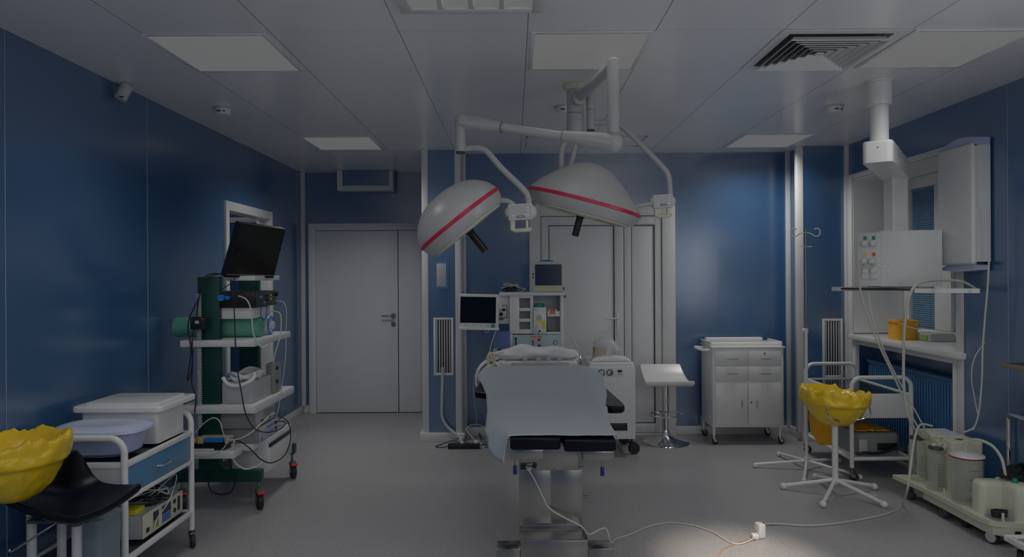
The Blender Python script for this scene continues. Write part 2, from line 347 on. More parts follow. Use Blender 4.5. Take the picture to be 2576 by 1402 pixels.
# window niche in the right wall
w = sempty('window_1', (XR, 5.5, 1.0)); XW = 3.66
ob('window_reveal', MB().box(XR + .001, XW, W1 - .012, W1 - .001, 1.03, WZ).box(XR + .001, XW, W0 + .001, W0 + .012, 1.03, WZ).box(XR + .001, XW, W0 + .012, W1 - .012, WZ - .012, WZ - .001), WHITE, w)
ob('window_surround', MB().box(XR - .012, XR - .001, W1 - .001, W1 + .07, .09, WZ + .045, .002).box(XR - .012, XR - .001, W0 - .075, W0 + .001, .09, WZ + .045, .002).box(XR - .012, XR - .001, W0, W1, WZ, WZ + .045, .002), TRIM, w)
ob('window_sill', MB().box(XR - .05, XW, W0 - .09, W1, .975, 1.02, .006, M=None), WHITE_G, w)
ob('window_frame', MB().box(XW - .05, XW + .03, 6.172, W1 - .014, 1.022, WZ - .014, .004).box(XW - .05, XW + .03, 5.58, 5.80, 1.092, 2.338, .004).box(XW - .05, XW + .03, W0 + .014, 4.898, 1.022, WZ - .014, .004)
   .box(XW - .05, XW + .03, 4.9, 6.17, 2.34, WZ - .014, .004).box(XW - .05, XW + .03, 4.9, 6.17, 1.022, 1.09, .004), WHITE_G, w)
ob('window_pane', MB().box(XW + .01, XW + .02, 4.9, 6.17, 1.09, 2.34), GLASS, w)
mb = MB()
for (a, b) in ((5.805, 6.165), (4.905, 5.575)):
    z = 1.10
    while z < 2.325:
        mb.box(XW - .028, XW - .006, a, b, z, z + .0016, M=Matrix.Translation((XW - .017, 0, z)) @ Matrix.Rotation(math.radians(-62), 4, 'Y') @ Matrix.Translation((-(XW - .017), 0, -z))); z += .019
    mb.box(XW - .03, XW - .004, a, b, 2.322, 2.338, .002); mb.box(XW - .028, XW - .008, a, b, 1.094, 1.102, .002)
    for q in (.25, .75): yy = a + (b - a) * q; mb.box(XW - .031, XW - .0295, yy - .0015, yy + .0015, 1.1, 2.33)
ob('venetian_blind', mb, BLIND, w)
# sill support posts and radiator below
tn[0] += 1
struct('trim_%d' % tn[0], MB().box(XR - .012, XR + .03, W0, W0 + .04, 0, .975, .002).box(XR - .012, XR + .03, W1 - .05, W1, 0, .975, .002).box(XR - .006, XR + .03, W0 + .04, W1 - .05, .93, .975, .002), TRIM)
r = thing('radiator', 'blue ribbed flat radiator in the recess under the window sill', 'radiator', (XR + .1, 5.5, .1))
mb = MB().box(XR + .075, XR + .13, 4.9, 6.14, .12, .78, .006)
y = 4.93
while y < 6.12: mb.box(XR + .066, XR + .078, y, y + .018, .15, .75, .004); y += .036
ob('radiator_body', mb, RAD, r); ob('top_grille', MB().box(XR + .06, XR + .14, 4.89, 6.15, .775, .80, .004), RAD, r)
ob('bracket', MB().box(XR + .13, XR + .2, 5.1, 5.14, .2, .7).box(XR + .13, XR + .2, 5.9, 5.94, .2, .7).box(XR + .09, XR + .12, 5.1, 5.14, 0, .14).box(XR + .09, XR + .12, 5.9, 5.94, 0, .14), WHITE, r)

# ---------------------------------------------------------------- ceiling fittings
def clight(x, y, label, s=.568):
    t = thing('ceiling_light', label, 'light', (x, y, H), 'square ceiling light panels'); h = s / 2
    mb = MB()
    for a in ((-h - .024, -h, -h - .024, h + .024), (h, h + .024, -h - .024, h + .024), (-h, h, -h - .024, -h), (-h, h, h, h + .024)):
        mb.box(x + a[0], x + a[1], y + a[2], y + a[3], H - .007, H - .0005, .002)
    ob('frame', mb, WHITE, t); ob('diffuser', MB().box(x - h, x + h, y - h, y + h, H - .006, H - .001), PANEL, t)
LN = {-1.525: 'left', .40: 'middle', 2.30: 'right'}
lab = {(-1.525, 3.637): 'large bright square ceiling light panel nearest above the left wall trolley', (.40, 3.637): 'bright square ceiling light panel just in front of the surgical lamp mount',
       (2.30, 3.637): 'bright square ceiling light panel beside the dark slotted air vent', (-1.525, 6.105): 'small far ceiling light panel in front of the grey double door recess',
       (2.30, 6.105): 'small far ceiling light panel above the white drawer cabinet'}
for (x, y), l in lab.items(): clight(x, y, l)
for x in ROWX: clight(x, 1.17, 'square ceiling light panel behind the camera, %s of the row' % LN[x]); clight(x, -.75, 'square ceiling light panel by the rear wall, %s of the row' % LN[x])
t = thing('louvre_light', 'striped ceiling light cut off by the top edge of the photo', 'light', (-.18, 2.72, H))
ob('frame', MB().box(-.50, -.45, 2.42, 3.05, H - .02, H - .0005, .003).box(.09, .14, 2.42, 3.05, H - .02, H - .0005, .003).box(-.45, .09, 3.0, 3.05, H - .02, H - .0005, .003).box(-.45, .09, 2.42, 2.47, H - .02, H - .0005, .003), WHITE, t)
ob('diffuser', MB().box(-.45, .09, 2.47, 3.0, H - .01, H - .001), PANEL, t)
for k in range(3):
    xx = -.45 + .54 * (k + 1) / 4; ob('louvre_bar', MB().box(xx - .012, xx + .012, 2.47, 3.0, H - .02, H - .010, .003), WHITE, t)
# four-way air vent
vx, vy, hh = 1.65, 3.637, .29
t = thing('air_vent', 'square slotted four-way air vent in the ceiling', 'vent', (vx, vy, H))
def ringpts(h): return [(vx - h, vy - h), (vx + h, vy - h), (vx + h, vy + h), (vx - h, vy + h)]
def sqring(mb, h0, h1, z0, z1):     # ring slab sloping outward-down
    tb = bmesh.new()
    a = [tb.verts.new((x, y, z0)) for x, y in ringpts(h0)]; b = [tb.verts.new((x, y, z1)) for x, y in ringpts(h1)]
    a2 = [tb.verts.new((x, y, z0 + .004)) for x, y in ringpts(h0)]; b2 = [tb.verts.new((x, y, z1 + .004)) for x, y in ringpts(h1)]
    for k in range(4):
        j = (k + 1) % 4; tb.faces.new((a[k], a[j], b[j], b[k])); tb.faces.new((a2[k], b2[k], b2[j], a2[j])); tb.faces.new((a[k], a2[k], a2[j], a[j])); tb.faces.new((b[k], b[j], b2[j], b2[k]))
    mb._add(tb)
mb = MB()
ob('vent_frame', (lambda m: [sqring(m, .315, .262, H - .006, H - .004), m][1])(mb), WHITE, t)
ob('vent_cavity', MB().box(vx - .262, vx + .262, vy - .262, vy + .262, H - .003, H - .001), BLACK, t)
for k in range(6):
    h1 = .248 - k * .038; mb = MB(); sqring(mb, h1 - .016, h1, H - .012, H - .034 + .002 * k); ob('vent_louvre', mb, WHITE, t)
ob('vent_plate', MB().box(vx - .02, vx + .02, vy - .02, vy + .02, H - .025, H - .018), WHITE, t)
t = thing('spotlight', 'small warm ceiling spotlight added out of view to light the floor patch', 'light', (1.25, 2.3, H))
ob('spot_body', MB().lathe([(0, 0), (.02, 0), (.02, -.03), (.045, -.035), (.05, -.09), (.046, -.09), (.04, -.04), (0, -.04)], (1.25, 2.3, H - .0005)), WHITE, t)  # housing made up around the added spot
def smoke(x, y, label):
    t = thing('smoke_detector', label, 'smoke detector', (x, y, H), 'ceiling smoke detectors')
    ob('mount', MB().lathe([(0, 0), (.064, 0), (.064, -.008), (0, -.008)], (x, y, H - .0005)), LGREY, t)
    ob('housing', MB().lathe([(0, -.008), (.056, -.008), (.056, -.034), (.047, -.048), (0, -.05)], (x, y, H - .0005)), WHITE, t)
    ob('slot', MB().box(x - .022, x + .006, y - .058, y - .03, H - .036, H - .028).box(x + .014, x + .034, y - .052, y - .03, H - .036, H - .028), BLACK, t)
for (px, py, l) in ((561, 272, 'round smoke detector on the ceiling above the green equipment rack'), (1417, 268, 'round smoke detector half hidden behind the surgical lamp mount'), (2099, 267, 'round smoke detector on the ceiling left of the equipment pendant')):
    p = G(px, py, H); smoke(p.x, p.y, l)
p = G(300, 200, H - .01)
p = Vector((XL + .05, 4.3, H))
t = thing('motion_sensor', 'small white cylindrical sensor high on the left wall', 'sensor', (XL + .05, P(292, 200, 4).y * 0 + 4.18, H - .06))
sx, sy = XL + .05, 4.18
ob('sensor_body', MB().cyl((sx + .018, sy + .01, H - .012), (sx - .012, sy - .02, H - .105), .036, n=28, bev=.006), LGREY, t)
ob('mount', MB().cyl((sx + .01, sy + .01, H - .025), (sx + .01, sy + .01, H), .018), LGREY, t)
ob('slot', MB().box(sx + .005, sx + .025, sy - .056, sy - .04, H - .1, H - .094), BLACK, t)
one('ceiling_hatch', MB().box(.115, 1.17, 5.86, 5.875, H - .004, H - .0005).box(.115, 1.17, 6.31, 6.325, H - .004, H - .0005).box(.115, .13, 5.86, 6.325, H - .004, H - .0005).box(1.155, 1.17, 5.86, 6.325, H - .004, H - .0005), LGREY,
    'faint rectangular access hatch in the ceiling near the back wall', 'hatch')
# wall grilles
def grille(x0, x1, z0, z1, y, label, ajar):
    t = thing('wall_grille', label, 'vent', ((x0 + x1) / 2, y, z0), 'tall wall air grilles'); f = .022
    ob('frame', MB().box(x0, x0 + f, y - .014, y - .0005, z0, z1, .003).box(x1 - f, x1, y - .014, y - .0005, z0, z1, .003).box(x0 + f, x1 - f, y - .014, y - .0005, z0, z0 + f, .003).box(x0 + f, x1 - f, y - .014, y - .0005, z1 - f, z1, .003), WHITE, t)
    ob('cavity', MB().box(x0 + f, x1 - f, y - .004, y - .001, z0 + f, z1 - f), BLACK, t)
    n = 6
    for k in range(n):
        x = x0 + f + (x1 - x0 - 2 * f) * (k + .5) / n
        ob('slat', MB().box(x - .008, x + .004, y - .012, y - .0055, z0 + f, z1 - f, .001), LGREY, t)
grille(-.768, -.578, .63, 1.18, YC, 'tall slatted air grille low on the blue column left of the monitor', 0)
grille(2.905, 3.095, .60, 1.155, YP, 'tall slatted air grille behind the white glass trolley on the right', 0)

# ---------------------------------------------------------------- surgical lamp on its ceiling mount
mc = G(1450, 213, H); cx, cy = .395, 4.27
SL = thing('surgical_lamp', 'white ceiling surgical lamp with two red-rimmed domes on jointed arms', 'surgical lamp', (cx, cy, H))
ob('ceiling_flange', MB().lathe([(0, 0), (.078, 0), (.082, -.012), (.060, -.035), (.053, -.036), (0, -.036)], (cx, cy, H - .001)), CREAM, SL)
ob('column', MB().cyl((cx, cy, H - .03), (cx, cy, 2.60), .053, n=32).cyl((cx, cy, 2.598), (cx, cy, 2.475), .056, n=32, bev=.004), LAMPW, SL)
ob('joint_cap', MB().cyl((cx + .01, cy - .045, 2.68), (cx + .02, cy - .085, 2.68), .042, n=28, bev=.01), LAMPW, SL)
ex, ey = .535, 3.60
ob('upper_arm', MB().tube([(cx + .02, cy - .03, 2.69), (ex, ey, 2.70)], .030, n=20, smooth=False), LAMPW, SL)
ob('drop_post', MB().vbox(ex - .030, ex + .030, ey - .045, ey + .045, 2.335, 2.735, .026, 5, .02), LAMPW, SL)
ob('elbow', MB().cyl((ex, ey, 2.34), (ex, ey, 2.30), .034, n=24).sph((ex, ey, 2.285), .044, 20, (1, 1, 1.0)), LAMPW, SL)
A = Vector((ex, ey, 2.285)); B = Vector((-.285, 3.83, 2.455)); dAB = (B - A)
def lerp(a, b, t): return a + (b - a) * t
def taper(mb, a, b, r0, r1, n=20): mb.cyl(a, b, r0, r1, n=n); return mb
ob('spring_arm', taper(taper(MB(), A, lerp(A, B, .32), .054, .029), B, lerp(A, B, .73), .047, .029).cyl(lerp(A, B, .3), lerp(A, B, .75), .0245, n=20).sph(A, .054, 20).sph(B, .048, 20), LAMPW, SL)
ob('joint_ring', MB().cyl(lerp(A, B, .318), lerp(A, B, .323), .0285, n=24).cyl(lerp(A, B, .727), lerp(A, B, .732), .029, n=24), DGREY, SL)
ob('joint_cover', MB().cyl(B + Vector((.005, -.03, 0)), B + Vector((.002, -.05, 0)), .028, n=24, bev=.006), LAMPW, SL)
ob('arm_post', MB().cyl(B + Vector((-.012, 0, -.01)), B + Vector((-.012, 0, -.17)), .031, n=24), LAMPW, SL)
ob('post_cap', MB().cyl(B + Vector((-.012, 0, -.17)), B + Vector((-.012, 0, -.18)), .026, n=24), DGREY, SL)
YA = 3.84
def pp(*a): return [P(x, y, YA) for x, y in a]
ob('support_tube', MB().tube(pp((1172, 374), (1205, 373), (1226, 383), (1262, 424), (1305, 465), (1326, 490), (1331, 518)), .0175, n=14), LAMPW, SL)
def ctrl(px, py, Y, sc=1.0, handle=True):
    c = P(px, py, Y); w, h = .070 * sc, .045 * sc
    mb = MB().box(c.x - w, c.x + w, Y - .03, Y + .03, c.z - h, c.z + h, .006)
    M = Matrix.Translation(c) @ Matrix.Rotation(math.radians(-3), 4, 'Y') @ Matrix.Translation(-c)
    b = ob('control_box', mb.xf(M), WHITE, SL)
    ob('control_panel', MB().box(c.x - w + .006, c.x + w - .006, Y - .033, Y - .031, c.z - h + .006, c.z + h - .006).xf(M), LGREY, b)
    ob('display', MB().box(c.x - .022 * sc, c.x + .022 * sc, Y - .0345, Y - .0325, c.z - h + .010, c.z - h + .022).xf(M), DGREY, b)
    ob('display_readout', MB().box(c.x - .018 * sc, c.x + .018 * sc, Y - .0355, Y - .034, c.z - h + .0125, c.z - h + .0195).xf(M), LCD, b)
    mb = MB()
    for (ux, uz) in ((.042, -.02), (.026, -.02), (.042, .002), (.042, .02), (-.042, -.02)):
        mb.box(c.x + ux * sc - .006, c.x + ux * sc + .006, Y - .0345, Y - .0325, c.z + uz * sc - .006, c.z + uz * sc + .006, .001)
    ob('button', mb.xf(M), WHITE, b)
    ob('end_knob', MB().sph((c.x - w - .002, Y + .005, c.z), .030 * sc, 20, (.6, .9, 1)), CREAM, b); ob('end_knob', MB().sph((c.x + w + .002, Y + .005, c.z), .036 * sc, 20, (.6, .9, 1)), CREAM, b)
    zz = c.z - h
    ob('grip_bracket', MB().tube([(c.x - .05 * sc, Y, zz), (c.x - .045 * sc, Y, zz - .055 * sc), (c.x - .03 * sc, Y, zz - .06 * sc), (c.x + .05 * sc, Y, zz - .055 * sc), (c.x + .062 * sc, Y, zz - .045 * sc)], .012 * sc, n=10, smooth=False).box(c.x - .055 * sc, c.x - .03 * sc, Y - .012, Y + .012, zz - .06 * sc, zz, .003).box(c.x + .03 * sc, c.x + .046 * sc, Y - .01, Y + .01, zz - .05 * sc, zz, .003), CREAM, b)
    return c
c1 = ctrl(1309, 534, YA)
ob('support_tube', MB().tube(pp((1296, 520), (1280, 508), (1262, 505), (1236, 508)), .016, n=14), LAMPW, SL)
def dome(c, ax, R, hgt, low, shape, hl, hr):
    ax = Vector(ax).normalized()          # ax: pointing out of the underside
    up = -ax; prof = [(0, hgt)]; m_ = len(shape)
    for i in range(m_ - 1):
        p0, p1, p2, p3 = shape[max(i - 1, 0)], shape[i], shape[i + 1], shape[min(i + 2, m_ - 1)]
        for k in range(5):
            u = k / 5; f_ = lambda q: 0.5 * (2 * p1[q] + (p2[q] - p0[q]) * u + (2 * p0[q] - 5 * p1[q] + 4 * p2[q] - p3[q]) * u * u + (3 * p1[q] - p0[q] - 3 * p2[q] + p3[q]) * u ** 3)
            if i or k: prof.append((R * f_(0), hgt * f_(1)))
    prof.append((R, 0))
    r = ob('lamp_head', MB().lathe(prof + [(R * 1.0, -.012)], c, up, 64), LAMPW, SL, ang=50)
    ob('red_rim', MB().lathe([(R * .985, .004), (R * 1.012, .002), (R * 1.016, -.016), (R * .985, -.02)], c, up, 64), RED, r)
    ob('lower_shell', MB().lathe([(R * .995, -.018), (R * .975, -low * .6), (R * .90, -low), (R * .82, -low - .004), (R * .78, -low + .01)], c, up, 64), LAMPW, r)
    ob('lens_ring', MB().lathe([(R * .84, -low - .002), (R * .83, -low - .012), (R * .76, -low - .012), (R * .75, -low)], c, up, 64), CREAM, r)
    ob('lens', MB().lathe([(R * .78, -low - .004), (R * .3, -low + .002), (0, -low + .002)], c, up, 64), BEIGE, r)
    ob('hub_plate', MB().lathe([(0, -low - .018), (R * .28, -low - .014), (R * .3, -low + .002)], c, up, 40), CREAM, r)
    h0 = c + ax * (low + .012)
    ob('sterile_handle', MB().cyl(h0, h0 + ax * hl, hr, hr * .93, n=24, bev=.003).cyl(h0 + ax * .004, h0 + ax * .012, hr * 1.25, n=24), BLACK, r)
    return r
L1c = P(1155, 549, YA); dome(L1c, (.62, .07, -.785), .275, .172, .078, [(0, 1), (.25, .985), (.48, .90), (.70, .72), (.87, .46), (.965, .20), (1, 0)], .15, .023)
L2c = P(1470, 507, 4.14); dome(L2c, (-.262, .075, -.965), .352, .235, .078, [(0, 1), (.18, .965), (.38, .84), (.60, .60), (.80, .34), (.94, .12), (1, 0)], .13, .022)
ob('support_tube', MB().tube([P(1413, 432, 4.2), P(1412, 392, 4.2), P(1416, 370, 4.2), P(1432, 345, 4.23), P(1446, 330, 4.26)], .018, n=14), LAMPW, SL)
ob('support_tube', MB().tube([P(1434, 425, 4.2), P(1446, 375, 4.22), P(1456, 330, 4.26)], .016, n=14), LAMPW, SL)
jx = P(1485, 300, 4.27)
ob('second_joint', MB().cyl((jx.x, 4.25, 2.735), (jx.x, 4.25, 2.62), .028, n=24, bev=.004).cyl((jx.x, 4.25, 2.618), (jx.x, 4.25, 2.495), .026, n=24).box(cx, jx.x, 4.23, 4.28, 2.70, 2.735, .01), LAMPW, SL)
ob('joint_cap', MB().cyl((jx.x, 4.25, 2.495), (jx.x, 4.25, 2.487), .024, n=24), NAVY, SL)
ob('support_tube', MB().tube([P(1488, 309, 4.25), P(1545, 309, 4.22), P(1572, 325, 4.2), P(1620, 372, 4.18), P(1666, 420, 4.17), P(1682, 446, 4.17), P(1686, 500, 4.17)], .0175, n=14, sub=6), LAMPW, SL)
c2 = ctrl(1666, 507, 4.17, .88)
ob('support_tube', MB().tube([P(1640, 512, 4.17), P(1612, 517, 4.16), P(1590, 520, 4.15)], .015, n=14), LAMPW, SL)

# ---------------------------------------------------------------- equipment pendant on the right
px_, py_ = 2.295, 4.23
PD = thing('ceiling_pendant', 'white jointed ceiling supply pendant with gas outlet box and shelf', 'ceiling pendant', (px_, py_, H))
ob('ceiling_column', MB().cyl((px_, py_, H - .001), (px_, py_, H - .012), .084, n=40).cyl((px_, py_, H - .012), (px_, py_, 2.63), .072, n=40, bev=.003).cyl((px_, py_, 2.63), (px_, py_, 2.39), .0535, n=36), WHITE_G, PD)
qx, qy = 2.775, 4.90
dv = Vector((qx - px_, qy - py_, 0)); Lh = dv.length; an = math.atan2(dv.y, dv.x)
M = Matrix.Translation((px_, py_, 0)) @ Matrix.Rotation(an, 4, 'Z')
mb = MB(); mb.vbox(-.10, Lh + .09, -.085, .085, 2.265, 2.40, .035, 5, .012); mb.xf(M)
ob('horizontal_arm', mb, WHITE_G, PD)
ob('arm_screw', MB().cyl((px_ - .07, py_ - .105, 2.35), (px_ - .07, py_ - .115, 2.35), .004).cyl((px_ + .06, py_ - .105, 2.35), (px_ + .06, py_ - .11, 2.35), .004), STEEL_D, PD)
ob('drop_column', MB().vbox(qx - .062, qx + .062, qy - .062, qy + .062, 1.87, 2.27, .02, 4), WHITE_G, PD)
# console (rotated box)
aC = math.radians(-16); C0 = Vector((2.83, 4.86, 0)); MC = Matrix.Translation(C0) @ Matrix.Rotation(aC, 4, 'Z')
mb = MB(); mb.vbox(-.185, .205, -.07, .17, 1.487, 1.885, .006, 2); mb.xf(MC); con = ob('console', mb, WHITE, PD)
MG = MC @ Matrix.Translation((-.185, -.07, 0)) @ Matrix.Rotation(math.radians(-20), 4, 'Z')
mb = MB(); mb.box(-.15, 0, 0, .13, 1.49, 1.875, .004); mb.xf(MG); gb = ob('outlet_box', mb, WHITE, con)
mb = MB()
for (u, z) in ((-.06, 1.86), (.06, 1.86), (.17, 1.86), (-.06, 1.69), (.17, 1.69), (-.16, 1.63), (-.14, 1.66), (-.14, 1.60), (-.06, 1.51), (.06, 1.51), (.17, 1.51)): mb.cyl((u, -.07, z), (u, -.074, z), .005 if abs(u) < .13 or u > .1 else .008, n=12)
mb.xf(MC); ob('screw', mb, STEEL_D, con)
for (u, col) in ((-.10, 0), (-.045, 0)):
    mb = MB(); mb.box(u - .011, u + .011, -.004, 0, 1.825, 1.85).xf(MG); ob('outlet_marker', mb, TEAL, gb)
    mb = MB(); mb.box(u - .011, u + .011, -.004, 0, 1.705, 1.73).xf(MG); ob('outlet_marker', mb, ORG if u > -.08 else YLAB, gb)
    mb = MB(); mb.cyl((u, -.03, 1.80), (u, 0, 1.80), .021, n=20, bev=.003).box(u - .024, u + .024, -.012, 0, 1.775, 1.82, .004).xf(MG); ob('gas_outlet', mb, WHITE_G, gb)
    mb = MB(); mb.cyl((u, -.05, 1.665), (u, 0, 1.675), .019, n=20, bev=.003).box(u - .022, u + .012, -.07, -.01, 1.655, 1.672, .003).box(u - .005, u + .01, -.03, -.006, 1.64, 1.69, .001).xf(MG); ob('gas_outlet', mb, WHITE_G, gb)
    mb = MB(); mb.cyl((u, -.02, 1.60), (u, 0, 1.60), .021, n=20, bev=.003).box(u - .024, u + .024, -.01, 0, 1.54, 1.62, .004).xf(MG); ob('gas_outlet', mb, WHITE_G, gb)
# shelf under the console
S0 = P(2300, 733, 4.60); S1 = P(2097, 727, 5.23); S2 = P(2478, 735, 4.41); zs = 1.448
a = Vector((S0.x, S0.y, zs)); b = Vector((S1.x, S1.y, zs)); c_ = Vector((3.06, 4.44, zs)); e = b + (c_ - a)
ob('shelf', MB().prism([a + Vector((0, 0, .012)), b + Vector((0, 0, .012)), e + Vector((0, 0, .012)), c_ + Vector((0, 0, .012))], (0, 0, .012)), DGREY, PD)
def rail(p, q, r=.013, hh=.03):
    d_ = (q - p).normalized(); n_ = Vector((-d_.y, d_.x, 0)) * r
    return [p - n_, q - n_, q + n_, p + n_], (0, 0, hh)
mb = MB(); pts, dd = rail(a, c_); mb.prism(pts, dd); ob('shelf_rail', mb, WHITE_G, PD)
mb = MB(); pts, dd = rail(b, e); mb.prism(pts, dd); mb.prism(*rail(b, b + (a - b) * .10, .02, .03)); ob('shelf_rail', mb, WHITE_G, PD)
ob('shelf_bracket', MB().prism(*rail(Vector((2.62, 5.0, 1.475)), Vector((3.0, 4.9, 1.475)), .05, .014)), WHITE_G, PD)
mb = MB()
for t_ in (.3, .85):
    q = lerp(a, c_, t_) + Vector((-.006, -.014, .015)); mb.cyl(q, q + Vector((-.002, -.006, 0)), .006, n=12)
ob('rail_knob', mb, STEEL_D, PD)
# hoses from the pendant
def cable(name, label, pts, r, m, group=None, sub=10, n=10): return one(name, MB().tube(pts, r, n=n, sub=sub), m, label, 'cable' if 'hose' not in name else 'hose', group)
cable('suction_hose', 'thick translucent hose arching off the pendant shelf down to the suction pump', [P(2455, 727, 4.5), P(2420, 709, 4.5), P(2370, 705, 4.5), P(2330, 708, 4.48), P(2300, 722, 4.45), P(2284, 760, 4.44), P(2276, 820, 4.44), P(2273, 900, 4.45), P(2275, 990, 4.46), P(2290, 1060, 4.46), P(2318, 1098, 4.55), P(2335, 1105, 4.6)], .009, CABLE_C)
cable('gas_hose', 'pair of thin hoses running diagonally from the gas outlets to the floor unit', [P(2168, 655, 4.75), P(2161, 690, 4.72), P(2165, 735, 4.68), P(2180, 790, 4.65), P(2212, 870, 4.62), P(2250, 950, 4.6), P(2290, 1040, 4.6), P(2318, 1090, 4.62)], .0065, CABLE_C)
cable('gas_hose', 'second thin hose crossing the trolley hoop from the pendant shelf', [P(2185, 735, 4.70), P(2195, 800, 4.66), P(2225, 885, 4.64), P(2262, 960, 4.62), P(2300, 1030, 4.62), P(2330, 1085, 4.64)], .005, CABLE_W)
cable('power_cable', 'pale cable hanging down the right wall from the shelf beside the window', [P(2484, 520, 4.35), P(2489, 600, 4.35), P(2486, 700, 4.35), P(2478, 800, 4.38), P(2472, 880, 4.4), P(2470, 960, 4.4), P(2462, 1040, 4.42), P(2450, 1075, 4.45), P(2425, 1088, 4.5)], .006, CABLE_W)
cable('power_cable', 'thin pale cable looping left of the cable down the right wall', [P(2478, 860, 4.42), P(2452, 900, 4.42), P(2444, 950, 4.42), P(2455, 1020, 4.42), P(2460, 1050, 4.42), P(2448, 1083, 4.45)], .0035, CABLE_W)

# ---------------------------------------------------------------- tall wall cabinet
kx0, kx1, ky0, ky1, kz0, kz1 = 3.055, XR - .013, 4.44, 4.85, 1.60, 2.475
t = thing('air_purifier', 'tall white rounded air purifier mounted on the wall beside the window', 'air purifier', (XR, 4.65, 1.6))
# centre profile slightly domed on top
def dome_box(mb, z0, z1, g=0.0):
    n = 14; pts = []
    for k in range(n + 1):
        u = k / n; y = ky0 + g + (ky1 - ky0 - 2 * g) * u; pts.append((kx0, y, z1 + .03 * math.sin(PI * u) - .02 * u * u))
    for k in range(n + 1):
        u = 1 - k / n; y = ky0 + g + (ky1 - ky0 - 2 * g) * u; pts.append((kx0, y, z0 - .01 * math.sin(PI * u)))
    return mb.prism(pts, (kx1 - kx0, 0, 0))
mb = dome_box(MB(), kz0 + .055, kz1 - .05); ob('cabinet_body', mb, WHITE_G, t)
ob('front_cover', MB().box(kx0 - .022, kx0 + .02, ky0 + .03, ky1 - .015, kz0 + .035, kz1 - .03, .018, 4), WHITE, t)
ob('top_cap', dome_box(MB(), kz1 - .05, kz1 + .0, .0), PALEB, t); ob('bottom_cap', dome_box(MB(), kz0, kz0 + .03, .01), PALEB, t)
# things on the sill
t = thing('sharps_bucket', 'orange lidded bucket with a white handle on the window sill', 'bucket', (3.33, 5.72, 1.02))
bx, by = 3.31, 5.75
ob('bucket_body', MB().vbox(bx - .095, bx + .095, by - .075, by + .075, 1.0215, 1.175, .03, 5), ORANGE, t)
ob('rim', MB().vbox(bx - .105, bx + .105, by - .085, by + .085, 1.165, 1.182, .033, 5), ORANGE, t)
ob('lid_slot', MB().box(bx - .04, bx + .05, by - .03, by + .03, 1.182, 1.186, .001), ORG, t)
ob('handle', MB().tube([(bx - .07, by - .088, 1.165), (bx - .03, by - .098, 1.14), (bx + .04, by - .10, 1.118), (bx + .10, by - .088, 1.115)], .005), WHITE_G, t)
t = thing('supply_box', 'flat pale tray box lying on the window sill beside the orange bucket', 'box', (3.45, 5.55, 1.02))
ob('box_body', MB().vbox(3.38, 3.60, 5.50, 5.68, 1.0215, 1.085, .02, 4, .006), LGREY, t); ob('end_label', MB().box(3.372, 3.379, 5.52, 5.60, 1.03, 1.07), mat('green_label', (.25, .5, .08), .5), t)

# ---------------------------------------------------------------- operating table
OT = thing('operating_table', 'steel pedestal operating table with black padded sections and split leg end', 'operating table', (.24, 4.0, 0))
tz = .785
for (a0, a1, dz) in ((-.022, .225, .004), (.243, .497, -.006)):
    ob('leg_pad', MB().box(a0, a1, 3.30, 4.10, tz - .062 + dz, tz + dz, .012, 3), VINYL, OT)
    ob('leg_plate', MB().box(a0 + (.0 if a0 < 0 else .095), a0 + .165 + (0 if a0 < 0 else .085), 3.335, 4.05, tz - .116 + dz, tz - .063 + dz, .003), STEEL, OT)
ob('center_hinge', MB().box(.2, .27, 3.42, 3.9, tz - .085, tz - .05, .003), STEEL_D, OT)
ob('seat_pad', MB().box(-.025, .50, 4.115, 4.75, tz - .062, tz + .002, .012, 3), VINYL, OT)
ob('back_pad', MB().box(-.025, .50, 0, .62, 0, .062, .012, 3).xf(Matrix.Translation((0, 4.765, tz - .058)) @ Matrix.Rotation(math.radians(3), 4, 'X')), VINYL, OT)
ob('top_frame', MB().box(.0, .475, 4.1, 5.35, tz - .10, tz - .063, .004), STEEL, OT)
ob('side_rail', MB().box(-.045, -.035, 4.15, 5.3, tz - .10, tz - .07, .002).box(.51, .52, 4.15, 5.3, tz - .10, tz - .07, .002).box(-.035, 0, 4.3, 4.32, tz - .095, tz - .075).box(-.035, 0, 5.1, 5.12, tz - .095, tz - .075).box(.475, .51, 4.3, 4.32, tz - .095, tz - .075).box(.475, .51, 5.1, 5.12, tz - .095, tz - .075), STEEL, OT)
for (lx, dz) in ((.002, 0), (.437, -.01)):
    l = ob('release_lever', MB().cyl((lx, 3.37, tz - .115 + dz), (lx, 3.37, tz - .158 + dz), .004, n=12), STEEL, OT)
    ob('grip', MB().cyl((lx, 3.37, tz - .15 + dz), (lx, 3.37, tz - .195 + dz), .0095, .0105, n=16, bev=.003), NAVY, l)
X0, X1, YC0 = .025, .357, 3.60
ob('column', MB().box(X0, X1, YC0, 4.1, .245, .70, .004), STEEL, OT)
ob('column_cover', MB().box(X0 - .002, X0 + .165, YC0 - .006, YC0 - .0005, .262, .548, .001), STEEL, OT)
ob('column_cover', MB().box(X0 + .172, X1 + .002, YC0 - .006, YC0 - .0005, .255, .548, .001), STEEL, OT)
ob('upper_housing', MB().box(X0 + .005, X1 - .02, YC0 - .03, 4.12, .55, .695, .004), STEEL, OT)
ob('side_wedge', MB().prism([(X1 - .022, YC0 - .02, .68), (X1 + .005, YC0 - .02, .565), (X1 - .022, YC0 - .02, .565)], (0, .4, 0)).box(X1 - .03, X1 + .008, YC0 - .028, YC0 + .4, .555, .566, .001), STEEL_D, OT)
ob('plinth', MB().box(X0 + .01, X1 + .003, YC0 - .008, 4.12, .235, .257, .002).box(X0 + .008, X1 + .002, YC0 - .02, 4.14, .222, .235, .001).prism([(X0 + .01, YC0 - .02, .222), (X1 + .003, YC0 - .02, .222), (X1 + .02, 3.492, .205), (X0 + .003, 3.492, .205)], (0, 0, .012)), STEEL_D, OT)
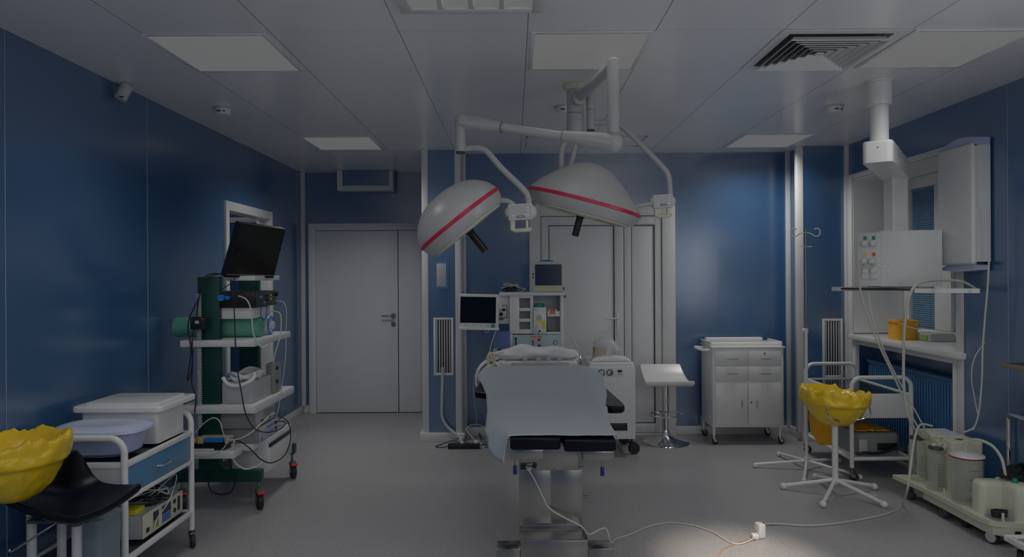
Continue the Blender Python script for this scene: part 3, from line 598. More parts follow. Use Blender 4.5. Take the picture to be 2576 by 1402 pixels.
ob('base', MB().box(.028, .377, 3.49, 4.45, .004, .21, .003), STEEL, OT)
for (f0, f1) in ((-.097, .027), (.378, .506)):
    ob('base_foot', MB().box(f0, f1, 3.50, 3.615, .012, .163, .003), STEEL, OT)
    ob('base_wheel', MB().cyl((f0 + .02, 3.56, .03), (f1 - .02, 3.56, .03), .0295, n=20), RUBBER, OT)
ob('foot_peg', MB().cyl((X1, YC0 + .05, .385), (X1 + .04, YC0 + .05, .385), .006), STEEL_D, OT)
ob('screw', MB().cyl((X0 + .185, YC0 - .03, .555), (X0 + .185, YC0 - .036, .555), .0055, n=16).cyl((X0 + .175, YC0 - .006, .54), (X0 + .175, YC0 - .009, .54), .003, n=12), STEEL_D, OT)
sk = ob('socket_plate', MB().box(X0 - .004, X0 + .085, YC0 - .036, YC0 - .030, .555, .59, .002), STEEL_D, OT)
ob('socket', MB().cyl((X0 + .078, YC0 - .037, .577), (X0 + .078, YC0 - .042, .577), .013, n=20).box(X0 + .005, X0 + .035, YC0 - .04, YC0 - .037, .558, .587), BLACK, sk)
ob('plug', MB().cyl((X0 + .052, YC0 - .037, .572), (X0 + .052, YC0 - .06, .566), .011, n=16), LGREY, sk)
def board(side):
    s = 1 if side > 0 else -1
    if s > 0: pts = [(.50, 5.1), (.52, 4.5), (.535, 4.22), (.555, 4.15), (.60, 4.125), (.655, 4.13), (.68, 4.17), (.685, 4.25), (.64, 5.1)]
    else: pts = [(-.02, 5.1), (-.05, 4.75), (-.12, 4.62), (-.2, 4.62), (-.268, 4.68), (-.285, 4.78), (-.26, 5.1)]
    ob('arm_board', MB().prism([(x, y, tz - .052) for x, y in pts], (0, 0, .045)), VINYL, OT, ang=30)
    o = COL.objects[-1]
    m = o.modifiers.new('b', 'BEVEL'); m.width = .010; m.segments = 3
    ob('arm_board_bracket', MB().box(.5 if s > 0 else -.2, .6 if s > 0 else -.02, 4.9, 4.96, tz - .09, tz - .053, .003), STEEL, OT)
board(1); board(-1)
# drape
VY_ = [3.312, 3.40, 3.55, 3.72, 4.1, 4.57, 4.9, 5.2, 5.40]
LX = [-.055, -.105, -.145, -.160, -.165, -.190, -.235, -.285, -.25]
LZ = [.655, .655, .70, .735, .755, .770, .79, .80, .835]
RX = [.503, .508, .512, .518, .565, .625, .655, .675, .60]
RZ = [.770, .772, .77, .77, .765, .775, .80, .81, .84]
TZ = [.793, .793, .793, .793, .795, .80, .815, .838, .855]
def itp(T, y):
    for i in range(len(VY_) - 1):
        if y <= VY_[i + 1] or i == len(VY_) - 2:
            t = (y - VY_[i]) / (VY_[i + 1] - VY_[i]); t = min(1, max(0, t)); return T[i] + (T[i + 1] - T[i]) * t
def drape(u, v):
    y = 3.312 + (5.40 - 3.312) * v
    xl, xr, zl, zr, zt = itp(LX, y), itp(RX, y), itp(LZ, y), itp(RZ, y), itp(TZ, y)
    ml, mr = -.026, .500
    a, b = .18, .86
    if u < a:
        t = u / a; x = xl + (ml - xl) * t; z = zl + (zt - zl) * math.sin(t * PI / 2) ** .8
    elif u > b:
        t = (1 - u) / (1 - b); x = xr + (mr - xr) * t; z = zr + (zt - zr) * math.sin(t * PI / 2)
    else:
        t = (u - a) / (b - a); x = ml + (mr - ml) * t; z = zt
    n = noise.noise(Vector((x * 3.1, y * 2.2, 3))) * .007 + (max(0, noise.noise(Vector((x * 7 + y * 3, y * 4, 9)))) ** 2) * .012 + noise.noise(Vector((x * 14, y * 7, 5))) * .002
    z += abs(n) + .003
    if v < .02: y += .0
    if u < a and v < .2: x += .012 * math.sin(v * 60) * (1 - u / a) * .5
    return Vector((x, y, z))
one('surgical_drape', MB().grid(drape, 80, 120), SHEET, 'pale blue drape sheet spread over the operating table, corner hanging left', 'sheet', ang=180, solid=.003)
# power cable of the table
cable('table_power_cable', 'white power cord looping down the steel table pedestal to the floor', [P(1323, 1173, 3.545), P(1345, 1208, 3.55), P(1366, 1252, 3.57), P(1380, 1277, 3.58), P(1410, 1298, 3.565), P(1450, 1318, 3.54), P(1466, 1328, 3.53), P(1482, 1345, 3.60), Vector((.50, 3.75, .175)), Vector((.53, 3.74, .10)), G(1552, 1355, .006), G(1585, 1345, .005), G(1630, 1326, .005), G(1680, 1316, .005), G(1735, 1321, .005), G(1790, 1338, .005), G(1850, 1369, .005), G(1905, 1352, .007)], .0042, CABLE_W)
t = thing('cable_adapter', 'small white T-shaped plug block lying on the floor in front right', 'plug', G(1912, 1355, 0))
q = G(1912, 1352, 0)
ob('adapter_body', MB().box(q.x - .022, q.x + .022, q.y - .03, q.y + .03, .0005, .085, .008, 3).xf(rotz(.2, q)), WHITE_G, t)
ob('plug_stub', MB().box(q.x - .06, q.x - .02, q.y - .045, q.y - .005, .0005, .032, .006, 3), WHITE_G, t)
cable('floor_cable', 'thin tan cord curving off the floor in the bottom right foreground', [G(1902, 1357, .01), G(1880, 1358, .004), G(1850, 1368, .004), G(1822, 1380, .004), G(1812, 1392, .004), G(1806, 1410, .004), G(1795, 1440, .004)], .0035, mat('tan_cable', (.5, .32, .2), .5))
cable('floor_hose', 'long cream hose curving over the floor from the plug block to the suction pump', [G(1922, 1318, .012), G(1960, 1319, .007), G(2030, 1323, .007), G(2100, 1318, .007), G(2180, 1305, .007), G(2240, 1290, .007), G(2268, 1270, .007), P(2282, 1235, 4.30), P(2290, 1180, 4.32), P(2298, 1120, 4.4), P(2306, 1085, 4.45), P(2318, 1068, 4.5), P(2345, 1072, 4.5)], .007, CABLE_C)

# ---------------------------------------------------------------- casters
def caster(parent, x, y, ztop, R, w=.022, m_fork=STEEL_D, m_wheel=RUBBER, yaw=0.6, name='caster', pedal=None, twin=False):
    mb = MB().cyl((0, 0, ztop), (0, 0, 2 * R + .006), .009, n=14).cyl((0, 0, 2 * R + .012), (0, 0, 2 * R + .004), .02, n=18)
    off = R * .45
    mb.prism([(-.012, -w / 2 - .004, 2 * R + .006), (off + .012, -w / 2 - .004, R * 1.5), (off + .012, -w / 2 - .004, R * .8), (off - .014, -w / 2 - .004, R * .8), (-.02, -w / 2 - .004, 2 * R)], (0, .003, 0))
    mb.prism([(-.012, w / 2 + .001, 2 * R + .006), (off + .012, w / 2 + .001, R * 1.5), (off + .012, w / 2 + .001, R * .8), (off - .014, w / 2 + .001, R * .8), (-.02, w / 2 + .001, 2 * R)], (0, .003, 0))
    mb.box(-.02, off + .01, -w / 2 - .004, w / 2 + .004, 2 * R + .002, 2 * R + .008, .002)
    M = Matrix.Translation((x, y, 0)) @ Matrix.Rotation(yaw, 4, 'Z')
    c = ob(name, mb.xf(M), m_fork, parent)
    ob('wheel', MB().cyl((off, -w / 2, R), (off, w / 2, R), R, n=28, bev=.004).cyl((off, -w / 2 - .002, R), (off, w / 2 + .002, R), R * .45, n=20).xf(M), m_wheel, c)
    if pedal:
        ob('brake_pedal', MB().box(off - .01, off + .06, -w / 2 - .006, w / 2 + .006, 2 * R - .006, 2 * R + .010, .004).xf(M), pedal, c)
        ob('release_tab', MB().box(off - .03, off + .02, -w / 2 - .003, w / 2 + .003, 2 * R + .010, 2 * R + .018, .002).xf(M), TEAL, c)
    return c

# ---------------------------------------------------------------- anaesthesia workstation
AM = thing('anaesthesia_machine', 'white anaesthesia workstation with vaporizer and swivel monitor behind the operating table', 'medical machine', (.2, 6.2, 0))
AY = 6.0; s_ = FPX / AY
def ax(px): return (px - VX) / s_
def az(py): return CZ - (py - 692.5) / s_
ob('cart_body', MB().box(ax(1283), ax(1417), 5.98, 6.5, .13, .86, .01), WHITE, AM)
for k, (z0, z1) in enumerate(((.16, .36), (.38, .56), (.58, .72))):
    dr = ob('drawer', MB().box(ax(1290), ax(1410), 5.968, 5.982, z0, z1, .004), WHITE_G, AM); ob('drawer_pull', MB().box(ax(1325), ax(1375), 5.955, 5.969, z1 - .04, z1 - .025, .003), LGREY, dr)
for (x, y) in ((ax(1290), 6.02), (ax(1410), 6.02), (ax(1290), 6.42), (ax(1410), 6.42)): caster(AM, x, y, .14, .055)
ob('worktop', MB().box(-.13, .53, 5.66, 6.0, .815, .86, .012), WHITE_G, AM)
ob('gauge_strip', MB().box(-.02, .46, 5.648, 5.662, .825, .852, .002), LGREY, AM)
mb = MB()
for px in (1318, 1350, 1375, 1400): mb.cyl((ax(px), 5.66, .88), (ax(px), 5.64, .88), .02, n=20)
ob('gauge', mb, LGREY, AM)
zt, zb, zm = az(745), az(890), az(841)
ob('rear_panel', MB().box(ax(1281), ax(1418), 6.18, 6.24, zb, zt, .004), LGREY, AM)
ob('upper_housing', MB().box(ax(1281), ax(1306), AY, 6.2, zm, zt, .006).box(ax(1333), ax(1341), AY, 6.2, zm, zt, .003).box(ax(1409), ax(1418), AY, 6.2, zm - .14, zt, .004)
   .box(ax(1306), ax(1333), AY + .003, 6.2, az(784), az(776), .002).box(ax(1306), ax(1333), AY + .003, 6.2, az(811), az(803), .002).box(ax(1306), ax(1333), AY + .003, 6.2, zm, az(830), .002).box(ax(1306), ax(1333), AY + .003, 6.2, az(751), zt, .002)
   .box(ax(1341), ax(1409), AY + .003, 6.2, zm - .004, az(837), .002).box(ax(1281), ax(1288), AY, 6.2, .86, zm, .002), WHITE_G, AM)
ob('storage_recess', MB().box(ax(1306), ax(1333), 6.10, 6.12, zm, zt), GREY, AM)
vp = ob('vaporizer', MB().box(ax(1341.5), ax(1373), AY - .05, 6.1, az(836), az(774), .006), WHITE_G, AM)
ob('dial_cap', MB().cyl((ax(1356), 6.02, az(775)), (ax(1356), 6.02, az(765)), .045, n=28, bev=.006), TEAL, vp)
ob('round_window', MB().cyl((ax(1355), AY - .051, az(800)), (ax(1355), AY - .056, az(800)), .026, n=24), LGREY, vp)
ob('yellow_tag', MB().box(ax(1348), ax(1364), AY - .058, AY - .0505, az(810), az(805), .001).box(ax(1364), ax(1370.5), AY - .055, AY - .0505, az(827), az(808), .001), YLAB, vp)
ob('key_slot', MB().cyl((ax(1356), AY - .051, az(833)), (ax(1356), AY - .054, az(833)), .009, n=14).cyl((ax(1347), AY - .051, az(780)), (ax(1347), AY - .054, az(780)), .005, n=10), BLACK, vp)
ob('filler_rod', MB().cyl((ax(1348), AY - .056, az(820)), (ax(1348), AY - .056, az(885)), .004, n=10).sph((ax(1348), AY - .056, az(820)), .008, 10), LGREY, vp)
hb = ob('hinged_block', MB().box(ax(1376), ax(1408), AY + .01, 6.12, az(798), az(784), .004).box(ax(1380), ax(1385), AY + .02, AY + .05, az(784), az(780)).box(ax(1396), ax(1401), AY + .02, AY + .05, az(784), az(780)), WHITE_G, AM)
ob('orange_label', MB().box(ax(1383), ax(1396.5), AY + .004, AY + .009, az(791), az(784), .0005), ORG, hb)
ob('small_recess', MB().box(ax(1378), ax(1388), AY + .13, AY + .15, az(835), az(819)), GREY, AM)
pn = ob('control_panel', MB().box(ax(1288), ax(1409), AY - .004, AY + .01, .862, az(843), .002), TEALL, AM)
ob('flow_tube', MB().box(ax(1295), ax(1298), AY - .012, AY - .0045, az(878), az(850)).box(ax(1293), ax(1300), AY - .014, AY - .0045, az(854), az(850)), BLACK, pn)
lb = ob('instruction_label', MB().box(ax(1333), ax(1362), AY - .007, AY - .0045, az(884), az(848)), LGREY, pn)
ob('label_header', MB().box(ax(1333), ax(1362), AY - .0085, AY - .0072, az(850), az(847)), ORG, lb)
ob('label_figures', MB().box(ax(1338), ax(1341), AY - .0085, AY - .0072, az(872), az(856)).cyl((ax(1355), AY - .0072, az(856)), (ax(1355), AY - .009, az(856)), .012, n=20).box(ax(1352), ax(1359), AY - .0085, AY - .0072, az(878), az(868)), DGREY, lb)
g_ = ob('pressure_gauge', MB().lathe([(.0, 0), (.017, 0), (.017, .008), (.013, .008), (.013, .003), (0, .003)], (ax(1396), AY - .0045, az(863)), (0, -1, 0), 28), DGREY, pn)
ob('gauge_dial', MB().cyl((ax(1396), AY - .008, az(863)), (ax(1396), AY - .009, az(863)), .0125, n=24), WHITE, g_)
ob('top_tray', MB().box(ax(1255), ax(1420), AY - .02, 6.3, az(745), az(737), .006), WHITE_G, AM)
ob('green_knob', MB().cyl((ax(1418), AY + .02, az(748)), (ax(1424), AY + .02, az(748)), .012, n=16), TEAL, AM)
sp = ob('side_module', MB().box(ax(1251), ax(1281), AY + .06, 6.25, az(817), az(745), .006), WHITE_G, AM)
ob('module_face', MB().box(ax(1254), ax(1276), AY + .05, AY + .059, az(801), az(769), .002), WHITE, sp)
ob('module_outline', MB().box(ax(1274), ax(1275), AY + .045, AY + .049, az(801), az(769)).box(ax(1253), ax(1275), AY + .045, AY + .049, az(770), az(769)).box(ax(1253), ax(1275), AY + .045, AY + .049, az(801), az(800)), BLACK, sp)
ob('module_dial', MB().cyl((ax(1260), AY + .05, az(792)), (ax(1260), AY + .03, az(792)), .017, n=20).box(ax(1262), ax(1271), AY + .045, AY + .0495, az(784), az(778)).box(ax(1255), ax(1258), AY + .05, AY + .0595, az(807), az(802)).box(ax(1260), ax(1265), AY + .05, AY + .0595, az(807), az(802)), BLACK, sp)
# swivel monitor of the machine
Ym = 5.86; sm = FPX / Ym
def mx(px): return (px - VX) / sm
def mz(py): return CZ - (py - 693) / sm
R4 = Matrix.Translation((mx(1206), Ym, mz(783))) @ Matrix.Rotation(math.radians(1.3), 4, 'Y') @ Matrix.Translation((-mx(1206), -Ym, -mz(783)))
mo = ob('swivel_monitor', MB().vbox(0, 1, 0, 1, 0, 1, .0001).xf(Matrix.Diagonal((.001, .001, .001, 1))) if False else MB().box(mx(1152.5), mx(1254), Ym, Ym + .06, mz(829), mz(741), .014, 4).xf(R4), WHITE_G, AM)
ob('screen', MB().box(mx(1157.5), mx(1247), Ym - .003, Ym - .0005, mz(813.5), mz(748)).xf(R4), SCREEN, mo)
ob('bezel_lip', MB().box(mx(1154), mx(1256), Ym - .022, Ym + .02, mz(831), mz(824), .006).xf(R4), WHITE_G, mo)
ob('rotary_knob', MB().cyl((mx(1241), Ym - .002, mz(820)), (mx(1241), Ym - .025, mz(820)), .0165, n=24, bev=.004).xf(R4), TEAL, mo)
ob('key_row', MB().box(mx(1169), mx(1175), Ym - .002, Ym + .001, mz(821), mz(818)).box(mx(1188), mx(1194), Ym - .002, Ym + .001, mz(821), mz(818)).box(mx(1207), mx(1213), Ym - .002, Ym + .001, mz(821), mz(818)).box(mx(1224), mx(1230), Ym - .002, Ym + .001, mz(821), mz(818)).xf(R4), LGREY, mo)
ob('monitor_clip', MB().tube([(mx(1219), Ym, mz(830)), (mx(1221), Ym, mz(836)), (mx(1227), Ym, mz(836)), (mx(1229), Ym, mz(830))], .003, n=8), LGREY, mo)
ob('monitor_arm', MB().box(mx(1245), ax(1262), 5.91, 6.08, mz(780), mz(765), .006), WHITE_G, AM)
# canister, hoses, rails
cn = ob('absorber_canister', MB().lathe([(.072, 0), (.075, .01), (.075, .15), (.071, .15), (.071, .012), (0, .01)], (ax(1262), 5.96, az(876)), (0, 0, 1), 36), GLASSB, AM)
ob('canister_base', MB().cyl((ax(1262), 5.96, az(876)), (ax(1262), 5.96, az(888)), .078, n=32, bev=.006).box(ax(1270), ax(1284), 5.96, 6.02, az(884), az(874), .004), LGREY, cn)
ob('drain_knob', MB().cyl((ax(1257), 5.88, az(880)), (ax(1257), 5.86, az(880)), .024, n=20, bev=.004).box(ax(1252), ax(1264), 5.86, 5.88, az(884), az(871), .004), TEAL, cn)
def tb(name, pts, r, m, par=AM, **k): return ob(name, MB().tube(pts, r, **k), m, par)
def corr(t): return 1 + .10 * math.sin(t * 420)
tb('breathing_hose', [P(1268, 898, 5.8), P(1240, 905, 5.65), P(1216, 915, 5.5), P(1202, 935, 5.45), P(1199, 965, 5.45), P(1205, 988, 5.45)], .013, WHITE_G, n=10, sub=30, rfun=corr)
tb('breathing_hose', [P(1275, 905, 5.8), P(1250, 915, 5.62), P(1224, 925, 5.5), P(1210, 942, 5.45), P(1206, 960, 5.45)], .013, WHITE_G, n=10, sub=30, rfun=corr)
tb('breathing_hose', [P(1300, 893, 5.8), P(1262, 886, 5.7), P(1238, 895, 5.6), P(1245, 912, 5.55), P(1262, 925, 5.5)], .012, WHITE_G, n=10, sub=30, rfun=corr)
tb('sample_hose', [P(1228, 925, 5.55), P(1229, 895, 5.55), P(1240, 890, 5.55), P(1243, 905, 5.55), P(1242, 926, 5.55)], .013, mat('cream_rubber', (.62, .6, .36), .5))
tb('monitor_cable', [P(1250, 828, 5.84), P(1238, 858, 5.8), P(1230, 888, 5.7), P(1206, 930, 5.7), P(1192, 955, 5.9), P(1193, 1010, 6.2), P(1199, 1050, 6.4), P(1196, 1075, 6.5)], .003, CABLE_W)
tb('side_hose', [P(1420, 828, 6.05), P(1438, 850, 6.0), P(1450, 872, 5.95), P(1458, 905, 5.9)], .006, CABLE_W)
ob('side_valves', MB().cyl(P(1428, 884, 5.9), P(1452, 895, 5.85), .008).cyl(P(1432, 900, 5.86), P(1432, 886, 5.86), .016, n=16).cyl(P(1444, 905, 5.86), P(1444, 888, 5.86), .013, n=16), CHROME, AM)
tb('side_rail', [P(1424, 880, 5.95), P(1452, 890, 5.9), P(1460, 900, 5.88), P(1461, 950, 5.88)], .007, CHROME)
tb('valve_hose', [P(1422, 912, 5.84), P(1440, 910, 5.82), P(1452, 902, 5.82), P(1450, 890, 5.84)], .018, WHITE_G)
tb('breathing_bag_tube', [P(1436, 912, 5.84), P(1434, 930, 5.8), P(1438, 942, 5.8)], .014, BLACK)
# patient monitor on top
pm0 = 1.423; Yp = 6.02
t = thing('patient_monitor', 'cream patient monitor with blue alarm cap standing on the anaesthesia machine', 'monitor', (ax(1378), 6.1, pm0))
def qx_(px): return (px - VX) / (FPX / Yp)
def qz_(py): return CZ - (py - 692) / (FPX / Yp)
pmz = az(737) + .001
ob('monitor_housing', MB().box(qx_(1343), qx_(1416), Yp, Yp + .13, pmz, qz_(659), .012, 3), CREAM, t)
ob('screen', MB().box(qx_(1346), qx_(1413), Yp - .003, Yp - .0005, qz_(719), qz_(666)), SCREENB, t)
ob('alarm_cap', MB().sph((qx_(1375), Yp + .05, qz_(661)), .07, 20, (1.05, .5, .36)), BLUEB, t)
ob('key_strip', MB().box(qx_(1360), qx_(1366), Yp - .004, Yp - .0005, qz_(728), qz_(724)).box(qx_(1378), qx_(1386), Yp - .004, Yp - .0005, qz_(728), qz_(725)).box(qx_(1392), qx_(1399), Yp - .004, Yp - .0005, qz_(728), qz_(725)), YLAB, t)
ob('side_ports', MB().cyl((qx_(1343), Yp + .03, qz_(698)), (qx_(1339), Yp + .03, qz_(698)), .008).cyl((qx_(1343), Yp + .03, qz_(690)), (qx_(1339), Yp + .03, qz_(690)), .008), DGREY, t)
ob('side_knob', MB().cyl((qx_(1416), Yp + .02, qz_(727)), (qx_(1420), Yp + .02, qz_(727)), .012), DGREY, t)
# cable heap on tray
t = thing('cable_bundle', 'tangled black and white sensor cables heaped on top of the anaesthesia machine', 'cable', (ax(1290), 6.05, pmz))
random.seed(3)
def loops(cx_, cy_, z0, r, n, h, rr=None):
    pts = []
    for k in range(n * 7):
        a = k / 7 * 2 * PI + random.uniform(-.2, .2); q = r * random.uniform(.5, 1.05)
        pts.append((cx_ + q * math.cos(a) * 1.35, cy_ + q * math.sin(a) * .8, z0 + h * random.uniform(.05, 1)))
    return pts
ob('black_cable', MB().tube(loops(ax(1283), 6.07, pmz + .006, .055, 6, .045), .005, n=8, sub=5), CABLE_B, t)
ob('white_cable', MB().tube(loops(ax(1286), 6.07, pmz + .006, .075, 3, .075) + [(ax(1322), 6.03, pmz + .03), (ax(1310), 6.03, pmz + .006)], .0032, n=8, sub=6), CABLE_W, t)
# linen roll on worktop
def linen(u, v):
    x = -.155 + .69 * u; e = math.sin(PI * min(1, max(0, u))) ** .35
    a = v * 2 * PI; r = .082 * (.55 + .45 * e)
    bump = .06 * max(0, math.sin(PI * (u - .12) / .38)) ** 2 * (1 if u < .5 else 0) + .045 * max(0, math.sin(PI * (u - .52) / .42)) ** 2 * (1 if u > .52 else 0)
    n = noise.noise(Vector((x * 6, math.cos(a) * 1.5, math.sin(a) * 1.5))) * .018
    z = .862 + .045 + math.sin(a) * (r * .55 + n + (bump * .6 if math.sin(a) > 0 else 0)) + .012 * math.sin(u * PI)
    return Vector((x, 5.76 + math.cos(a) * (r + n * .8), max(.8615, z)))
one('folded_linen', MB().grid(linen, 60, 28), LINEN, 'rumpled white folded linen on the worktop at the head of the table', 'linen', ang=180)
# power strip + trunk
t = thing('power_strip', 'black power strip with plugs on the floor below the blue column', 'power strip', G(1160, 1115))
a_ = G(1126, 1116); bb_ = G(1203, 1119); yS = 6.15
xs0, xs1 = (1124 - VX) / (FPX / yS), (1204 - VX) / (FPX / yS)
ob('strip_body', MB().box(xs0, xs1, yS, yS + .06, .001, .045, .006), BLACK, t)
for k, u in enumerate((.12, .28, .62)):
    xx = xs0 + (xs1 - xs0) * u; ob('socket', MB().lathe([(.018, 0), (.021, .003), (.0, .001)], (xx, yS + .03, .0455), (0, 0, 1), 20), DGREY, t)
ob('plug', MB().cyl((xs0 + .13, yS + .03, .046), (xs0 + .11, yS + .03, .085), .016, n=16).box(xs0 + .24, xs0 + .275, yS + .01, yS + .045, .046, .075, .006), WHITE_G, t)
ob('switch', MB().box(xs0 + .2, xs0 + .22, yS + .015, yS + .04, .0455, .05, .001), RED, t)
cable('power_cable', 'black flex from the power strip looping left beside the column baseboard', [(xs0, yS + .03, .02), (xs0 - .06, yS + .05, .006), (xs0 - .12, yS + .08, .005), (xs0 - .08, yS + .16, .006), (xs0 + .02, yS + .2, .03), (xs0 + .06, yS + .1, .055)], .004, CABLE_B)
cable('power_cable', 'tangled black flex right of the power strip under the drape corner', [(xs1, yS + .03, .02), (xs1 + .04, yS + .06, .03), (xs1 + .08, yS + .1, .01), (xs1 + .02, yS + .16, .02), (xs1 - .01, yS + .12, .12), (xs1 + .05, yS + .1, .04), (xs1 + .12, yS + .15, .02), (xs1 + .16, yS + .1, .006), (xs1 + .05, yS + .05, .006)], .004, CABLE_B)
cable('power_cable', 'white flex arching from the power strip toward the back wall', [(xs0 + .25, yS + .03, .07), (xs0 + .16, 6.3, .15), (xs0 + .24, 6.45, .16), (xs0 + .36, 6.5, .1), (xs0 + .44, 6.45, .02), (xs0 + .5, 6.35, .008)], .004, CABLE_W)
cable('conduit_hose', 'thick pale conduit hose hanging from the column grille down to the power strip', [P(1113, 925, 6.43), P(1113, 960, 6.43), P(1112, 1010, 6.42), P(1112, 1045, 6.41), P(1122, 1070, 6.40), P(1140, 1088, 6.37), P(1152, 1096, 6.25), (xs0 + .13, yS + .035, .082)], .014, LGREY)
t = thing('power_adapter', 'white plug adapter block resting on the baseboard by the power strip', 'plug', (-.5, 6.42, .02)); ob('adapter_body', MB().box(-.60, -.47, 6.39, 6.427, .045, .085, .006), WHITE_G, t)
ob('cord_stub', MB().cyl((-.53, 6.41, .046), (-.53, 6.41, .001), .006), WHITE_G, t)
# thermometer plate
x0, x1 = (1098 - VX) / (FPX / YC), (1127 - VX) / (FPX / YC); z1 = CZ - (662 - 693) / (FPX / YC); z0 = CZ - (727 - 693) / (FPX / YC)
t = thing('wall_thermometer', 'blue and cream plastic room thermometer hung on the blue column', 'thermometer', ((x0 + x1) / 2, YC, z0))
ob('backing_plate', MB().prism([(x0, YC - .018, z0), (x1, YC - .018, z0), (x1, YC - .018, z1), ((x0 + x1) / 2, YC - .018, z1 + .035), (x0, YC - .018, z1)], (0, .0175, 0)), mat('sky_blue_plastic', (.08, .32, .62), .4), t)
ob('scale_card', MB().box(x0 + .004, x1 - .016, YC - .024, YC - .0185, z0 + .02, z1 - .005, .002), LGREY, t)
ob('hang_hole', MB().cyl(((x0 + x1) / 2, YC - .0185, z1 + .018), ((x0 + x1) / 2, YC - .02, z1 + .018), .005), BLACK, t)

# ---------------------------------------------------------------- suction cabinet right of the table
Yc = 5.86; sc_ = FPX / Yc
def cxx(px): return (px - VX) / sc_
def czz(py): return CZ - (py - 690.5) / sc_
t = thing('suction_cabinet', 'white wheeled medical compressor cabinet with two round gauges right of the table', 'medical machine', (cxx(1537), 6.0, 0))
X0c, X1c = cxx(1478), cxx(1597)
ob('cabinet_body', MB().vbox(X0c, X1c, Yc, 6.36, czz(1105), czz(922), .015, 4, .012), WHITE, t)
ob('top_cover', MB().vbox(X0c + .005, X1c - .005, Yc + .01, 6.35, czz(922), czz(912), .03, 4, .02), WHITE_G, t)
gp = ob('gauge_panel', MB().box(cxx(1503), cxx(1567), Yc - .004, Yc - .0005, czz(948), czz(929), .001), WHITE, t)
for k, px in enumerate((1511.5, 1532.5)):
    g_ = ob('gauge', MB().lathe([(0, 0), (.027, 0), (.027, .014), (.022, .014), (.022, .006), (0, .006)], (cxx(px), Yc - .004, czz(937)), (0, -1, 0), 36), BLACK, gp)
    ob('gauge_dial', MB().cyl((cxx(px), Yc - .010, czz(937)), (cxx(px), Yc - .012, czz(937)), .0215, n=30), WHITE, g_)
    if k: ob('dial_zone', MB().prism([(cxx(px) + .019 * math.cos(a_ * .3), Yc - .0125, czz(937) + .019 * math.sin(a_ * .3)) for a_ in range(-5, 5)], (0, -.001, 0)), TEAL, g_); ob('dial_mark', MB().prism([(cxx(px) + .018 * math.cos(2.2 + a_ * .2), Yc - .0125, czz(937) + .018 * math.sin(2.2 + a_ * .2)) for a_ in range(0, 6)], (0, -.001, 0)), ORG, g_)
    ob('needle', MB().box(cxx(px) - .0015, cxx(px) + .0015, Yc - .0155, Yc - .0140, czz(937) - .015, czz(937) + .002), BLACK, g_)
ob('switch', MB().box(cxx(1552.5), cxx(1562.5), Yc - .010, Yc - .0045, czz(937), czz(930.5), .001), BLACK, gp)
ob('red_lamp', MB().cyl((cxx(1555), Yc - .0045, czz(942)), (cxx(1555), Yc - .009, czz(942)), .0045, n=12), RED2, gp); ob('green_lamp', MB().cyl((cxx(1561.5), Yc - .0045, czz(942)), (cxx(1561.5), Yc - .009, czz(942)), .0045, n=12), TEAL, gp)
ob('vent_opening', MB().box(cxx(1524), cxx(1576), Yc - .003, Yc - .0004, czz(1084), czz(1065), .001), BLACK, t)
for (x, y) in ((X0c + .05, 5.93), (X1c - .02, 5.95), (X0c + .05, 6.3), (X1c - .05, 6.3)): caster(t, x, y, czz(1104), .05, .035, RUBBER, RUBBER, yaw=.3)
def bagp(px, Y, z0, w, h, lab, seed):
    t2 = thing('plastic_bag', lab, 'bag', (cxx(px), Y, z0))
    def f(c):
        n = noise.noise(Vector((c.x * 9, c.y * 9, c.z * 9 + seed))); k = 1 + .35 * n
        return Vector((c.x * k + .25 * (c.z / h) * .12 * 0, c.y * k, c.z + .01 * n))
    ob('bag_film', MB().lathe([(0, .002), (w * .9, .004), (w, .02), (w * .95, h * .4), (w * .7, h * .75), (w * .35, h * .95), (0, h)], (cxx(px), Y, z0), n=48, fn=f), BAGP, t2)
    return t2
ztop_c = czz(912) + .001
b1 = bagp(1530, 6.05, ztop_c, .135, .21, 'clear plastic bag with a brown packet on the gauge cabinet', 4)
ob('brown_packet', MB().box(cxx(1498), cxx(1530), 6.0, 6.06, ztop_c + .012, ztop_c + .115, .004).xf(rotz(.2, (cxx(1510), 6.03, 0))), WOOD, b1)
def towel(u, v):
    x = cxx(1488) + (cxx(1590) - cxx(1488)) * u; y = 5.9 + .12 * v
    return Vector((x, y, ztop_c + .002 + .05 * math.sin(PI * u) ** .6 * math.sin(PI * v) ** .5 * (1 + .4 * noise.noise(Vector((x * 12, y * 10, 0))))))
one('folded_towel', MB().grid(towel, 30, 12), LINEN, 'small white folded cloth on the front edge of the gauge cabinet', 'cloth', ang=180, solid=.004)

